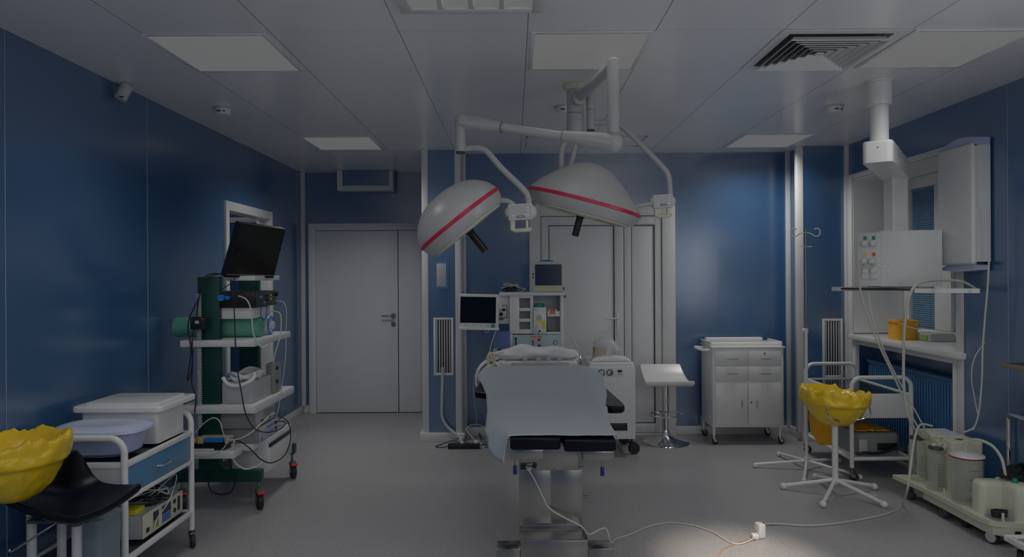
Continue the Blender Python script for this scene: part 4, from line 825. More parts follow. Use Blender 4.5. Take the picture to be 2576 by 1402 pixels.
# ---------------------------------------------------------------- white bar stool
def saddle_seat(cx_, cy_, z, w, d, up, m, par, yaw, name='seat', tb_=.035, flare=.0):
    def f(u, v, off):
        x = (u - .5) * w; y = (v - .5) * d; e = abs(2 * v - 1)
        zz = up * max(0, (e - .35) / .65) ** 2
        zz += -.02 * (1 - (2 * u - 1) ** 2)
        k = 1 - .10 * (1 - min(1, e * 1.3)) if flare else 1
        ex_ = abs(2 * u - 1)
        zz2 = zz - off * (1 - .5 * max(ex_, e) ** 8)
        return Vector((x * k, y, zz2))
    nu, nv = 20, 28; t = bmesh.new()
    a = [[t.verts.new(f(i / nu, j / nv, 0)) for j in range(nv + 1)] for i in range(nu + 1)]; b = [[t.verts.new(f(i / nu, j / nv, tb_)) for j in range(nv + 1)] for i in range(nu + 1)]
    for i in range(nu):
        for j in range(nv): t.faces.new((a[i][j], a[i + 1][j], a[i + 1][j + 1], a[i][j + 1])); t.faces.new((b[i][j], b[i][j + 1], b[i + 1][j + 1], b[i + 1][j]))
    for i in range(nu): t.faces.new((a[i][0], b[i][0], b[i + 1][0], a[i + 1][0])); t.faces.new((a[i][nv], a[i + 1][nv], b[i + 1][nv], b[i][nv]))
    for j in range(nv): t.faces.new((a[0][j], a[0][j + 1], b[0][j + 1], b[0][j])); t.faces.new((a[nu][j], b[nu][j], b[nu][j + 1], a[nu][j + 1]))
    mb = MB()._add(t, Matrix.Translation((cx_, cy_, z)) @ Matrix.Rotation(yaw, 4, 'Z'))
    o = ob(name, mb, m, par, ang=60); mm = o.modifiers.new('b', 'BEVEL'); mm.width = .012; mm.segments = 3; mm.limit_method = 'ANGLE'; mm.angle_limit = math.radians(50); return o
SX, SY = 1.425, 6.36; ss = FPX / SY
t = thing('bar_stool', 'white moulded bar stool with chrome gas lift and round footrest', 'stool', (SX, SY, 0))
SX2, s2 = SX, ss
zS = CZ - (968 - 689.5) / ss
# seat: wide saddle, ends flare, back edge raised
def seatf(u, v, off):
    x = (u - .5) * .44; y = (v - .5) * .36
    rise = .145 * max(0, (v - .38) / .62) ** 1.7 + .03 * max(0, (.18 - v) / .18) ** 2
    xr = x + (.0 if v < .5 else -.028 * (v - .5) * 2) * (1 if x > 0 else 1.2) - (.03 if x < 0 else -.0) * 0
    return Vector((xr * (1 - .12 * v), y * (1 - .1 * v), rise - off))
tbm = bmesh.new(); nu = nv = 18
a = [[tbm.verts.new(seatf(i / nu, j / nv, 0)) for j in range(nv + 1)] for i in range(nu + 1)]; b = [[tbm.verts.new(seatf(i / nu, j / nv, .035)) for j in range(nv + 1)] for i in range(nu + 1)]
for i in range(nu):
    for j in range(nv): tbm.faces.new((a[i][j], a[i + 1][j], a[i + 1][j + 1], a[i][j + 1])); tbm.faces.new((b[i][j], b[i][j + 1], b[i + 1][j + 1], b[i + 1][j]))
for i in range(nu): tbm.faces.new((a[i][0], b[i][0], b[i + 1][0], a[i + 1][0])); tbm.faces.new((a[i][nv], a[i + 1][nv], b[i + 1][nv], b[i][nv]))
for j in range(nv): tbm.faces.new((a[0][j], a[0][j + 1], b[0][j + 1], b[0][j])); tbm.faces.new((a[nu][j], b[nu][j], b[nu][j + 1], a[nu][j + 1]))
o = ob('seat', MB()._add(tbm, Matrix.Translation((SX + .01, SY, zS + .035))), WHITE_G, t, ang=60); mm = o.modifiers.new('b', 'BEVEL'); mm.width = .015; mm.segments = 3; mm.limit_method = 'ANGLE'; mm.angle_limit = math.radians(50)
ob('gas_column', MB().cyl((SX, SY, zS), (SX, SY, .30), .030, n=28).cyl((SX, SY, .30), (SX, SY, .10), .023, n=24).cyl((SX, SY, .33), (SX, SY, .285), .032, n=28), CHROME, t)
ob('footrest', MB().tube([(SX + .155 * math.cos(k / 24 * 2 * PI), SY - .02 + .135 * math.sin(k / 24 * 2 * PI), .265) for k in range(24)], .009, n=10, sub=2, closed=True).tube([(SX - .03, SY, .27), (SX - .06, SY + .1, .265)], .006, smooth=False).tube([(SX + .03, SY, .27), (SX + .06, SY + .1, .265)], .006, smooth=False), CHROME, t)
ob('base', MB().lathe([(0, .12), (.026, .12), (.032, .10), (.045, .075), (.05, .06), (.085, .04), (.15, .022), (.215, .008), (.217, .003), (.215, .0005), (0, .0005)], (SX, SY, 0), n=56), CHROME, t)
ob('lift_lever', MB().tube([(SX - .02, SY, zS + .01), (SX - .1, SY - .03, zS - .005), (SX - .18, SY - .05, zS - .03)], .004), CHROME, t)

# ---------------------------------------------------------------- drawer cabinet
Yf = 6.25; sf = FPX / Yf
def fx(px): return (px - VX) / sf
def fz(py): return CZ - (py - 688) / sf
XA, XB = fx(1791), fx(1970)
t = thing('drawer_cabinet', 'white metal instrument cabinet with four drawers and two doors on casters', 'cabinet', ((XA + XB) / 2, 6.43, 0))
ob('cabinet_body', MB().box(XA, XB, Yf, 6.62, fz(1075), fz(876), .004), WHITE, t)
ob('worktop', MB().box(XA - .005, XB + .012, Yf - .012, 6.63, fz(876), fz(872), .002).box(XA + .0, XB + .01, Yf + .1, 6.63, fz(872), fz(866), .004).box(XA + .03, XB - .08, 6.55, 6.63, fz(866), fz(866) + .035, .008).box(XA - .005, XA + .015, Yf + .05, 6.63, fz(866), fz(866) + .02, .006).box(XB - .01, XB + .01, Yf + .05, 6.63, fz(872), fz(866) + .02, .006), WHITE_G, t)
zc = fz(882)
ob('side_handle', MB().tube([(XA, Yf + .06, zc), (XA - .07, Yf + .08, zc), (XA - .11, Yf + .15, zc + .012), (XA - .09, Yf + .24, zc + .012), (XA, Yf + .27, zc)], .012, n=12), WHITE_G, t)
cols = ((1797, 1878.5), (1880.5, 1963))
for j, (za, zb_) in enumerate(((883, 919), (921, 957))):
    for k, (a, b) in enumerate(cols):
        dr = ob('drawer', MB().box(fx(a), fx(b), Yf - .012, Yf - .0005, fz(zb_), fz(za), .002), WHITE, t)
        m_ = fx((1840, 1923)[k]); zz = fz((902, 939)[j])
        ob('drawer_handle', MB().tube([(m_ - .052, Yf - .012, zz), (m_ - .045, Yf - .03, zz), (m_ + .045, Yf - .03, zz), (m_ + .052, Yf - .012, zz)], .0045, n=10, smooth=False), CHROME, dr)
        if j == 0 and k == 1: ob('lock', MB().cyl((fx(1921), Yf - .012, fz(889)), (fx(1921), Yf - .017, fz(889)), .008, n=18), STEEL_D, dr)
for k, (a, b) in enumerate(((1797, 1878), (1880, 1963))):
    dr = ob('cabinet_door', MB().box(fx(a), fx(b), Yf - .012, Yf - .0005, fz(1068), fz(963), .002), WHITE, t)
    m_ = fx((1863, 1900)[k]); z_a, z_b = fz(1005), fz(1026)
    ob('door_pull', MB().tube([(m_, Yf - .012, z_a), (m_, Yf - .03, z_a - .006), (m_, Yf - .03, z_b + .006), (m_, Yf - .012, z_b)], .0045, n=10, smooth=False), CHROME, dr)
    if k: ob('lock', MB().cyl((fx(1887), Yf - .012, fz(1011)), (fx(1887), Yf - .018, fz(1011)), .008, n=18), STEEL_D, dr)
for (x, y) in ((XA + .015, Yf + .015), (XB - .03, Yf + .015), (XA + .015, 6.60), (XB - .03, 6.60)):
    ob('leg', MB().cyl((x, y, fz(1075)), (x, y, .085), .014, .012, n=16), WHITE, t)
    caster(t, x, y, .09, .03, .018, CHROME, RUBBER, yaw=.4)

# ---------------------------------------------------------------- glass trolley on the right
def trolley(name, label, xa, xb, ya, yb, ztop, zhoop, zlow, tr, side):
    t = thing(name, label, 'trolley', ((xa + xb) / 2, (ya + yb) / 2, 0)); r = .045
    for y in (ya, yb):
        R_ = .075; pts = [(xa, y, .10)] + [(xa + R_ - R_ * math.cos(k * PI / 16), y, zhoop - R_ + R_ * math.sin(k * PI / 16)) for k in range(9)] + [(xb - R_ + R_ * math.sin(k * PI / 16), y, zhoop - R_ + R_ * math.cos(k * PI / 16)) for k in range(9)] + [(xb, y, .10)]
        ob('end_frame', MB().tube(pts, tr, n=14, smooth=False), WHITE_G, t)
    return t
ta, tb_, tc, td = 2.575, 3.03, 5.16, 5.97
t = trolley('glass_trolley', 'white tubular trolley with glass top shelf near the radiator', ta, tb_, tc, td, .66, .785, .15, .0155, 0)
g0 = .655
ob('drawer_box', MB().box(ta + .01, tb_ - .01, tc - .005, tc + .012, .475, .66, .003).box(ta + .01, tb_ - .01, td - .012, td + .005, .475, .66, .003).box(ta - .01, ta + .012, tc, td, .60, .66, .003).box(tb_ - .012, tb_ + .01, tc, td, .60, .66, .003), WHITE, t)
ob('glass_shelf', MB().box(ta + .012, tb_ - .012, tc + .012, td - .012, .645, .651), mat('dark_glass_shelf', (.02, .03, .04), .08), t)
ob('lower_frame', MB().tube([(ta, tc, .165), (tb_, tc, .165)], .0155, n=12).tube([(ta, td, .165), (tb_, td, .165)], .0155, n=12).tube([(ta, tc, .165), (ta, td, .165)], .0155, n=12).tube([(tb_, tc, .165), (tb_, td, .165)], .0155, n=12), WHITE_G, t)
ob('lower_shelf', MB().box(ta + .01, tb_ - .01, tc + .01, td - .01, .163, .170), LGREY, t)
for x in (ta, tb_):
    for y in (tc, td): caster(t, x, y, .11, .032, .02, STEEL_D, RUBBER, yaw=-.6)
# devices on its lower shelf
yy = 5.22
def hx_(px, Y): return (px - VX) / (FPX / Y)
d_ = thing('portable_unit', 'grey rounded portable unit with carry handle on the white trolley lower shelf', 'medical machine', (2.86, 5.4, .17))
ob('unit_body', MB().vbox(2.645, 2.985, 5.22, 5.60, .171, .345, .05, 5, .03), mat('sage_grey_plastic', (.24, .27, .25), .45), d_)
ob('handle_recess', MB().box(2.80, 2.955, 5.214, 5.221, .215, .27, .003), BLACK, d_)
ob('strap', MB().tube([(2.63, 5.21, .19), (2.70, 5.20, .20), (2.78, 5.20, .195), (2.86, 5.20, .21), (2.95, 5.205, .245)], .011, n=8), BLACK, d_)
ob('front_module', MB().box(2.655, 2.72, 5.205, 5.22, .20, .30, .006), LGREY, d_)
def cloth(name, label, cat, m, x0, x1, y0, y1, z, h, seed, solid=.003):
    def f(u, v):
        x = x0 + (x1 - x0) * u; y = y0 + (y1 - y0) * v; e = (math.sin(PI * u) * math.sin(PI * v)) ** .3
        n = noise.noise(Vector((x * 16, y * 12, seed))); n2 = noise.noise(Vector((x * 40, y * 30, seed)))
        return Vector((x + n * .012, y + n2 * .01, z + solid + e * h * (.7 + .6 * n) + abs(n2) * .006))
    return one(name, MB().grid(f, 28, 28), m, label, cat, ang=180, solid=solid)
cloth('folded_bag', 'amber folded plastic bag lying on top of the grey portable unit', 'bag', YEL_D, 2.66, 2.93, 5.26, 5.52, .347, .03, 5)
d_ = thing('blue_case', 'dark blue case on the white trolley lower shelf, behind the hanging amber bag', 'case', (2.68, 5.78, .17))
ob('case_body', MB().vbox(2.60, 2.80, 5.64, 5.93, .171, .26, .02, 4, .01), NAVY, d_); ob('case_pouch', MB().box(2.64, 2.74, 5.625, 5.64, .19, .24, .006), mat('blue_fabric', (.03, .07, .2), .6), d_)
d_ = thing('storage_bin', 'grey storage bin at the back of the white trolley lower shelf', 'box', (2.86, 5.8, .17)); ob('bin_body', MB().box(2.82, 3.0, 5.66, 5.92, .171, .40, .01), GREY, d_); ob('bin_rim', MB().box(2.81, 3.01, 5.65, 5.93, .40, .412, .004), LGREY, d_)

# ---------------------------------------------------------------- IV pole
ix, iy = 2.36, 5.46
t = thing('iv_pole', 'slim white infusion pole with curled hooks behind the yellow bag stand', 'infusion stand', (ix, iy, 0))
ob('pole', MB().cyl((ix, iy, .07), (ix, iy, 1.12), .0125, n=16).cyl((ix, iy, 1.10), (ix, iy, 1.14), .017, n=16), WHITE_G, t)
ob('inner_pole', MB().cyl((ix, iy, 1.12), (ix, iy, 1.94), .0065, n=12).cyl((ix, iy, 1.80), (ix, iy, 1.94), .010, n=12), STEEL_D, t)
ob('clamp_knob', MB().sph((ix - .025, iy - .01, 1.125), .014, 14).cyl((ix, iy, 1.125), (ix - .02, iy - .008, 1.125), .007), WHITE_G, t)
for sgn in (-1, 1):
    pts = [(ix, iy, 1.915), (ix + sgn * .03, iy, 1.91), (ix + sgn * .055, iy, 1.90), (ix + sgn * .075, iy, 1.885), (ix + sgn * .10, iy, 1.885), (ix + sgn * .118, iy, 1.905), (ix + sgn * .115, iy, 1.935), (ix + sgn * .095, iy, 1.948), (ix + sgn * .072, iy, 1.94)]
    ob('hook', MB().tube(pts, .0048, n=10), WHITE_G, t)
ob('small_hook', MB().tube([(ix + .05, iy, 1.80), (ix, iy, 1.80), (ix - .04, iy, 1.805)], .004), WHITE_G, t)
def starbase(t, cx_, cy_, hz_, r_, n_, a0, tr=.0125, ball=.02):
    ob('hub', MB().cyl((cx_, cy_, hz_ - .03), (cx_, cy_, hz_ + .03), .022, n=20, bev=.004), WHITE_G, t)
    for k in range(n_):
        a = a0 + 2 * PI * k / n_; e = (cx_ + r_ * math.cos(a), cy_ + r_ * math.sin(a), ball)
        l = ob('leg', MB().cyl((cx_, cy_, hz_), (e[0], e[1], .028), tr, n=12), WHITE_G, t); ob('foot', MB().sph(e, ball, 14), WHITE_G, l)
starbase(t, ix, iy, .07, .40, 5, math.radians(100), .011, .02)
# hanging bag on IV pole
bagm = MB()
def hb_(u, v):
    a = u * 2 * PI; z = .60 - .36 * v; w = .13 * (1 - .55 * v ** 1.5); dd = .075 * (1 - .4 * v)
    n = noise.noise(Vector((math.cos(a) * 1.5, math.sin(a) * 1.5, z * 7))) * .35
    return Vector((2.43 + .015 * v + w * math.cos(a) * (1 + n), 5.33 + dd * math.sin(a) * (1 + n), z))
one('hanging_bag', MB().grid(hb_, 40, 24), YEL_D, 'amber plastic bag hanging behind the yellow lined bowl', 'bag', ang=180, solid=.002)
# ---------------------------------------------------------------- yellow lined waste stand
wx, wy = 2.295, 4.84
t = thing('waste_stand', 'white five-legged bowl stand lined with a yellow bag', 'waste stand', (wx, wy, 0))
ob('post', MB().cyl((wx, wy, .10), (wx, wy, .51), .0215, n=20), WHITE_G, t)
starbase(t, wx, wy, .105, .345, 5, math.radians(-128), .0135, .024)
cz_ = .55
for (ax0, ay0, sg) in ((wx - .13, wy - .14, -1), (wx + .17, wy - .12, 1)):
    ob('holder_hook', MB().tube([(ax0, ay0 - .02, .66), (ax0 + .002, ay0 - .035, .60), (ax0 - sg * .04, ay0 - .03, .575), (ax0 - sg * .08, ay0 - .01, .56), (ax0 - sg * .09, ay0, .545)], .006), CHROME, t)
def bagrim(cx_, cy_, R, zr, zb_, seed, m, par, depth=.10, tilt=0.0):
    # lined bowl: outer wall, folded cuff with a ragged hem, inner pit
    H_ = zr - zb_; prof = [(0, zb_), (R * .30, zb_ + .002), (R * .52, zb_ + H_ * .10), (R * .72, zb_ + H_ * .26), (R * .86, zb_ + H_ * .44), (R * .94, zb_ + H_ * .60)]
    prof += [(R * 1.0, zb_ + H_ * .62), (R * 1.05, zb_ + H_ * .66), (R * 1.06, zb_ + H_ * .80), (R * 1.05, zb_ + H_ * .93), (R * 1.01, zr), (R * .95, zr + .004), (R * .88, zr - .012), (R * .80, zr - depth * .5), (R * .70, zr - depth), (R * .4, zr - depth * 1.2), (0, zr - depth * 1.25)]
    P2 = []
    for (p, q) in zip(prof, prof[1:]):
        for k in range(3): P2.append((p[0] + (q[0] - p[0]) * k / 3, p[1] + (q[1] - p[1]) * k / 3))
    P2.append(prof[-1])
    def f(c):
        a = math.atan2(c.y, c.x); r = math.hypot(c.x, c.y); ca, sa = math.cos(a), math.sin(a)
        n = noise.noise(Vector((ca * 1.1, sa * 1.1, c.z * 5 + seed))); n2 = noise.noise(Vector((ca * 4.5, sa * 4.5, c.z * 22 + seed))); n3 = noise.noise(Vector((ca * 11, sa * 11, c.z * 30 + seed)))
        e = min(1, r / (R * .5)); k = 1 + e * (.07 * n + .05 * n2 + .028 * n3); top = max(0, (c.z - zb_ - H_ * .55) / (H_ * .45))
        return Vector((c.x * k, c.y * k, c.z + top * (.022 * n + .020 * n2 + .014 * n3) + tilt * c.x * (.3 + .7 * top)))
    return ob('bag_liner', MB().lathe(P2, (cx_, cy_, 0), n=120, fn=f), m, par, ang=80)
bagrim(wx, wy, .218, .745, .50, 2.0, YEL, t, .05, -.06)

# ---------------------------------------------------------------- suction pump unit, right foreground
SU = thing('suction_pump', 'cream wheeled suction pump unit with glass collection jars, right foreground', 'medical machine', (2.95, 4.35, 0))
def rr(x0, x1, y0, y1, r, n=6):
    out = []
    for (cx_, cy_, a0) in ((x1 - r, y1 - r, 0), (x0 + r, y1 - r, 90), (x0 + r, y0 + r, 180), (x1 - r, y0 + r, 270)):
        for k in range(n + 1): a = math.radians(a0 + 90 * k / n); out.append((cx_ + r * math.cos(a), cy_ + r * math.sin(a)))
    return out
tray = [(2.70, 4.83), (2.705, 4.76), (2.73, 4.55), (2.735, 4.30), (2.735, 3.98), (2.75, 3.92), (2.80, 3.885), (2.90, 3.87), (3.07, 3.87), (3.07, 4.82)]
ob('base_tray', MB().prism([(x, y, .115) for x, y in tray], (0, 0, .028)), CREAM, SU)
mb = MB().prism([(x + (.02 if x < 3 else 0), y, .062) for x, y in tray[2:]] , (0, 0, .053)); ob('base_skirt', mb, CREAM, SU)
ob('rear_box', MB().box(2.77, 3.06, 4.5, 4.80, .05, .114, .006), GREY, SU)
ob('front_plinth', MB().box(2.80, 3.06, 3.88, 4.4, .045, .063, .003), DGREY, SU)
ob('power_inlet', MB().box(2.86, 2.895, 3.862, 3.869, .078, .10, .004).box(2.92, 2.955, 3.862, 3.869, .078, .10, .003), BLACK, SU)
for (x, y, R, m) in ((2.765, 4.72, .036, DGREY), (2.775, 4.36, .036, DGREY)):
    c = ob('castor', MB().cyl((x, y, .1), (x, y, .05), .012), DGREY, SU); ob('wheel', MB().cyl((x - .022, y, R), (x + .022, y, R), R, n=24, bev=.008), m, c)
c = ob('castor', MB().box(2.775, 2.815, 4.19, 4.24, .06, .105, .004), DRED, SU); ob('wheel', MB().cyl((2.785, 4.2, .034), (2.82, 4.2, .034), .033, n=24, bev=.006), RUBBER, c)
c = ob('castor', MB().box(2.80, 2.85, 3.90, 3.96, .03, .08, .004), DRED, SU)
M = Matrix.Translation((2.785, 3.945, .04)) @ Matrix.Rotation(.35, 4, 'Z')
ob('wheel', MB().cyl((-.014, 0, 0), (.014, 0, 0), .0395, n=32, bev=.005).xf(M), RUBBER, c); ob('wheel_cap', MB().cyl((-.018, 0, 0), (-.013, 0, 0), .031, n=28, bev=.002).xf(M), LGREY, c)
# near motor housing
hs = ob('motor_housing', MB().vbox(2.90, 3.07, 3.885, 4.13, .143, .345, .045, 6, .035), CREAM, SU)
ob('housing_fin', MB().vbox(2.775, 2.93, 4.02, 4.13, .143, .335, .04, 6, .03), CREAM, SU)
ob('regulator_knob', MB().cyl((2.945, 3.98, .345), (2.945, 3.98, .37), .018, .013, n=16, bev=.003), TEAL, hs); ob('regulator_knob', MB().cyl((3.03, 3.97, .345), (3.03, 3.97, .368), .016, .012, n=16, bev=.003), TEAL, hs)
ob('tray_recess', MB().vbox(2.775, 2.9, 3.90, 4.015, .1435, .148, .03, 4), GREY, SU)
random.seed(11)
ob('coiled_cable', MB().tube([(2.835 + .042 * math.cos(k * .8) + random.uniform(-.004, .004), 3.955 + .022 * math.sin(k * .8), .155 + .038 * (k / 56)) for k in range(56)], .004, n=8, sub=3), CABLE_B, SU)
ob('tray_peg', MB().cyl((2.80, 4.05, .143), (2.80, 4.05, .20), .006, n=12, bev=.001).cyl((2.80, 4.12, .143), (2.80, 4.12, .19), .006, n=12).cyl((2.82, 3.905, .143), (2.82, 3.905, .19), .008, n=12).cyl((2.755, 4.335, .143), (2.755, 4.335, .20), .006, n=12), CREAM, SU)
# rear console
MR = Matrix.Translation((2.99, 4.62, 0)) @ Matrix.Rotation(math.radians(0), 4, 'Z')
rc = ob('rear_console', MB().vbox(2.86, 3.07, 4.42, 4.82, .143, .475, .02, 4, .012), CREAM, SU)
ob('display', MB().box(2.95, 3.05, 4.62, 4.74, .4755, .4785, .001), PALEB, rc); ob('indicator', MB().box(2.93, 2.97, 4.47, 4.50, .4755, .478).box(3.02, 3.028, 4.47, 4.478, .4755, .478).box(3.045, 3.053, 4.47, 4.478, .4755, .478), DGREY, rc)
ob('bacterial_filter', MB().cyl((2.80, 4.50, .43), (2.85, 4.50, .43), .045, n=28, bev=.008).cyl((2.77, 4.50, .43), (2.80, 4.50, .43), .018, n=16).cyl((2.85, 4.5, .43), (2.862, 4.5, .43), .03, n=16), CREAM, SU)
def jar(x, y, r, z1, m=GLASS):
    j = ob('collection_jar', MB().lathe([(0, 0), (r, 0), (r, z1 - .06), (r * .9, z1 - .035), (r * .55, z1 - .015), (r * .55, z1), (r * .5, z1), (r * .5, z1 - .018), (r * .85, z1 - .04), (r - .004, z1 - .062), (r - .004, .006), (0, .006)], (x, y, .144), n=40), m, SU)
    ob('jar_stopper', MB().lathe([(0, z1 + .02), (r * .75, z1 + .016), (r * .8, z1 - .004), (r * .5, z1 - .006), (0, z1 - .006)], (x, y, .146), n=32), DGREY, j)
    mb = MB()
    for k in range(12): mb.box(x - .025, x + .015, y - r - .0012, y - r + .0006, .18 + k * .013, .1812 + k * .013)
    ob('level_scale', mb, DGREY, j); return j
jar(2.80, 4.70, .058, .285); jar(2.80, 4.50 - .01, .058, .27)
bx_, by_, br = 2.835, 4.235, .092
j = ob('collection_canister', MB().lathe([(0, 0), (br * .92, 0), (br, .29), (br * .975, .29), (br * .9, .006), (0, .006)], (bx_, by_, .144), n=48), GLASS, SU)
ob('canister_lid', MB().lathe([(0, .312), (br * .6, .309), (br * 1.02, .300), (br * 1.05, .292), (br * 1.0, .288), (0, .288)], (bx_, by_, .144), n=48), WHITE_G, j)
ob('lid_seal', MB().lathe([(br * 1.055, .292), (br * 1.055, .284), (br * 1.0, .284), (br, .292)], (bx_, by_, .1435), n=48), DRED, j)
mb = MB()
for k in range(20):
    w = .9 if k % 5 == 0 else .35; a1 = -1.15; a0 = a1 - w; rr_ = br * (.93 + .06 * k / 20) + .0012
    mb.tube([(bx_ + rr_ * math.cos(a0 + (a1 - a0) * q / 5), by_ + rr_ * math.sin(a0 + (a1 - a0) * q / 5), .19 + k * .0115) for q in range(6)], .0008 if k % 5 else .0014, n=4, smooth=False)
ob('level_scale', mb, DGREY, j)
ob('suction_tube', MB().tube([(2.83, 4.24, .452), (2.832, 4.24, .50), (2.86, 4.20, .545), (2.91, 4.13, .53), (2.935, 4.08, .47), (2.935, 4.05, .40), (2.935, 4.04, .345)], .009, n=12), CABLE_C, SU)
ob('jar_hose', MB().tube([(2.80, 4.72, .45), (2.79, 4.68, .50), (2.80, 4.6, .50), (2.81, 4.54, .47), (2.80, 4.50, .43)], .007, n=10).tube([(2.81, 4.48, .42), (2.79, 4.40, .47), (2.80, 4.45, .49), (2.85, 4.5, .48)], .005, n=10), CABLE_C, SU)
# cuff and cables on pump
t = thing('pressure_cuff', 'black cuff and coiled leads piled on top of the suction pump', 'cuff', (3.02, 4.05, .35))
def cuff(u, v):
    a = u * 2 * PI; x = 2.975 + .075 * math.cos(a) + .13 * v; y = 4.04 + .05 * math.sin(a) - .03 * v
    return Vector((x, y, .347 + .012 + (.075 - .04 * v) * (.5 + .5 * math.sin(a * 1 + 1.2)) + .01 * noise.noise(Vector((x * 20, y * 20, 1)))))
ob('cuff_fabric', MB().grid(cuff, 28, 10), mat('black_fabric', (.015, .016, .02), .8), t, ang=180, solid=.012)
ob('coiled_lead', MB().tube([(3.06 + .06 * math.cos(k * .9) + random.uniform(-.01, .01), 3.99 + .05 * math.sin(k * .9), .352 + .0012 * k) for k in range(44)], .0045, n=8, sub=3), CABLE_B, t)

# ---------------------------------------------------------------- furniture cut by the right edge
t = thing('side_table', 'metal side table with dark wood top at the right photo edge', 'table', (3.08, 3.9, 0))
ob('tabletop', MB().box(3.00, 3.13, 3.55, 4.14, 1.012, 1.03, .002), DGREY, t); ob('edge_band', MB().box(2.985, 2.999, 3.55, 4.14, 1.002, 1.03, .002), mat('worn_wood_edge', (.30, .23, .16), .6), t)
ob('side_frame', MB().tube([(3.128, 4.05, .003), (3.128, 4.05, 1.0)], .012, n=12, smooth=False).tube([(3.125, 3.57, .003), (3.125, 3.57, 1.0)], .012, n=12, smooth=False), WHITE_G, t)
t = thing('tubular_rail', 'curved chrome tube frame standing by the right wall above the suction pump', 'frame', (3.1, 4.2, 0))
ob('tube_frame', MB().tube([(3.125, 4.27, .004), (3.125, 4.27, .40), (3.122, 4.27, .64), (3.110, 4.24, .685), (3.085, 4.16, .70), (3.06, 3.95, .70), (3.04, 3.5, .70), (3.035, 3.42, .68), (3.033, 3.40, .63), (3.033, 3.40, .004)], .014, n=14, sub=6), CHROME, t)
t = thing('instrument_trolley', 'white low trolley corner with caster in the bottom right corner of the photo', 'trolley', (2.9, 3.5, 0))
ob('lower_frame', MB().box(2.68, 3.0, 3.68, 3.71, .112, .145, .005).box(2.68, 2.71, 3.1, 3.68, .112, .145, .005).box(2.97, 3.0, 3.1, 3.68, .112, .145, .005), WHITE_G, t)
ob('shelf', MB().box(2.71, 2.97, 3.12, 3.68, .125, .132), STEEL, t)
for (x, y) in ((2.735, 3.66), (2.96, 3.66), (2.735, 3.14), (2.96, 3.14)): caster(t, x, y, .125, .042, .022, STEEL_D, RUBBER, yaw=1.0)

# ---------------------------------------------------------------- left trolley with blue drawer
la, lb_, lc, ld = -2.36, -1.90, 3.29, 3.97
t = trolley('drawer_trolley', 'white tubular trolley with a blue drawer by the left wall', la, lb_, lc, ld, .68, .80, .2, .0165, 0)
# far hoop stays low behind the box: the shelf
ob('top_frame', MB().box(lb_ - .012, lb_ + .012, lc, ld, .655, .682, .003).box(la - .012, la + .012, lc, ld, .655, .682, .003).box(la, lb_, lc - .01, lc + .012, .655, .682, .003).box(la, lb_, ld - .012, ld + .01, .655, .682, .003), WHITE_G, t)
ob('top_shelf', MB().box(la + .012, lb_ - .012, lc + .012, ld - .012, .66, .672), mat('dark_shelf_glass', (.02, .025, .05), .1), t)
dr = ob('drawer', MB().box(la + .03, lb_ + .006, lc + .02, ld - .02, .515, .652, .003), DRAWB, t)
ym_ = (lc + ld) / 2
ob('drawer_handle', MB().tube([(lb_ + .006, ym_ - .055, .585), (lb_ + .03, ym_ - .045, .585), (lb_ + .03, ym_ + .045, .585), (lb_ + .006, ym_ + .055, .585)], .005, n=10, smooth=False), CHROME, dr)
ob('end_panel', MB().box(la + .012, lb_ - .012, lc - .004, lc + .008, .50, .656, .002), LGREY, t); ob('end_panel', MB().box(la + .012, lb_ - .012, ld - .008, ld + .004, .50, .656, .002), LGREY, t)
ob('middle_frame', MB().box(lb_ - .012, lb_ + .012, lc, ld, .49, .512, .003).box(la - .012, la + .012, lc, ld, .49, .512, .003), WHITE_G, t)
ob('lower_frame', MB().box(lb_ - .012, lb_ + .012, lc, ld, .19, .215, .003).box(la - .012, la + .012, lc, ld, .19, .215, .003).box(la, lb_, lc - .01, lc + .01, .19, .215, .003).box(la, lb_, ld - .01, ld + .01, .19, .215, .003), WHITE_G, t)
ob('lower_shelf', MB().box(la + .012, lb_ - .012, lc + .01, ld - .01, .20, .207), mat('dark_lower_shelf', (.03, .035, .05), .2), t)
for x in (la, lb_):
    for y in (lc, ld): caster(t, x, y, .12, .038, .022, STEEL_D, RUBBER, yaw=-.9)
# big white lidded box
t = thing('storage_container', 'large white rectangular container with overhanging lid on the blue-drawer trolley', 'container', (-2.13, 3.83, .68))
ob('container_body', MB().vbox(-2.34, -1.925, 3.645, 3.945, .684, .865, .02, 4), WHITE_G, t)
ob('lid', MB().vbox(-2.375, -1.89, 3.61, 4.03, .862, .892, .035, 5, .01).vbox(-2.33, -1.935, 3.65, 3.99, .89, .902, .03, 5, .006), WHITE_G, t)
# lilac tub
t = thing('plastic_tub', 'translucent lilac oval tub with lid on the near end of the left trolley', 'tub', (-2.13, 3.45, .68))
def tubf(sx_, sy_): return lambda c: Vector((c.x * sx_, c.y * sy_, c.z))
def sup(r, z): return (r, z)
def oval(c):
    a = math.atan2(c.y, c.x); r = math.hypot(c.x, c.y); k = 1 / ((abs(math.cos(a)) ** 3 + abs(math.sin(a)) ** 3) ** (1 / 3))
    return Vector((r * math.cos(a) * k * 1.22, r * math.sin(a) * k * .80, c.z))
cx_, cy_ = -2.115, 3.472
ob('tub_body', MB().lathe([(0, .002), (.125, .002), (.148, .02), (.165, .10), (.178, .125), (.172, .125), (.158, .10), (.14, .022), (.12, .006), (0, .006)], (cx_, cy_, .682), n=64, fn=oval), LILAC, t)
ob('lid', MB().lathe([(.182, .118), (.190, .122), (.188, .135), (.165, .150), (.12, .158), (.10, .154), (0, .154)], (cx_, cy_, .682), n=64, fn=oval), LIDL, t)
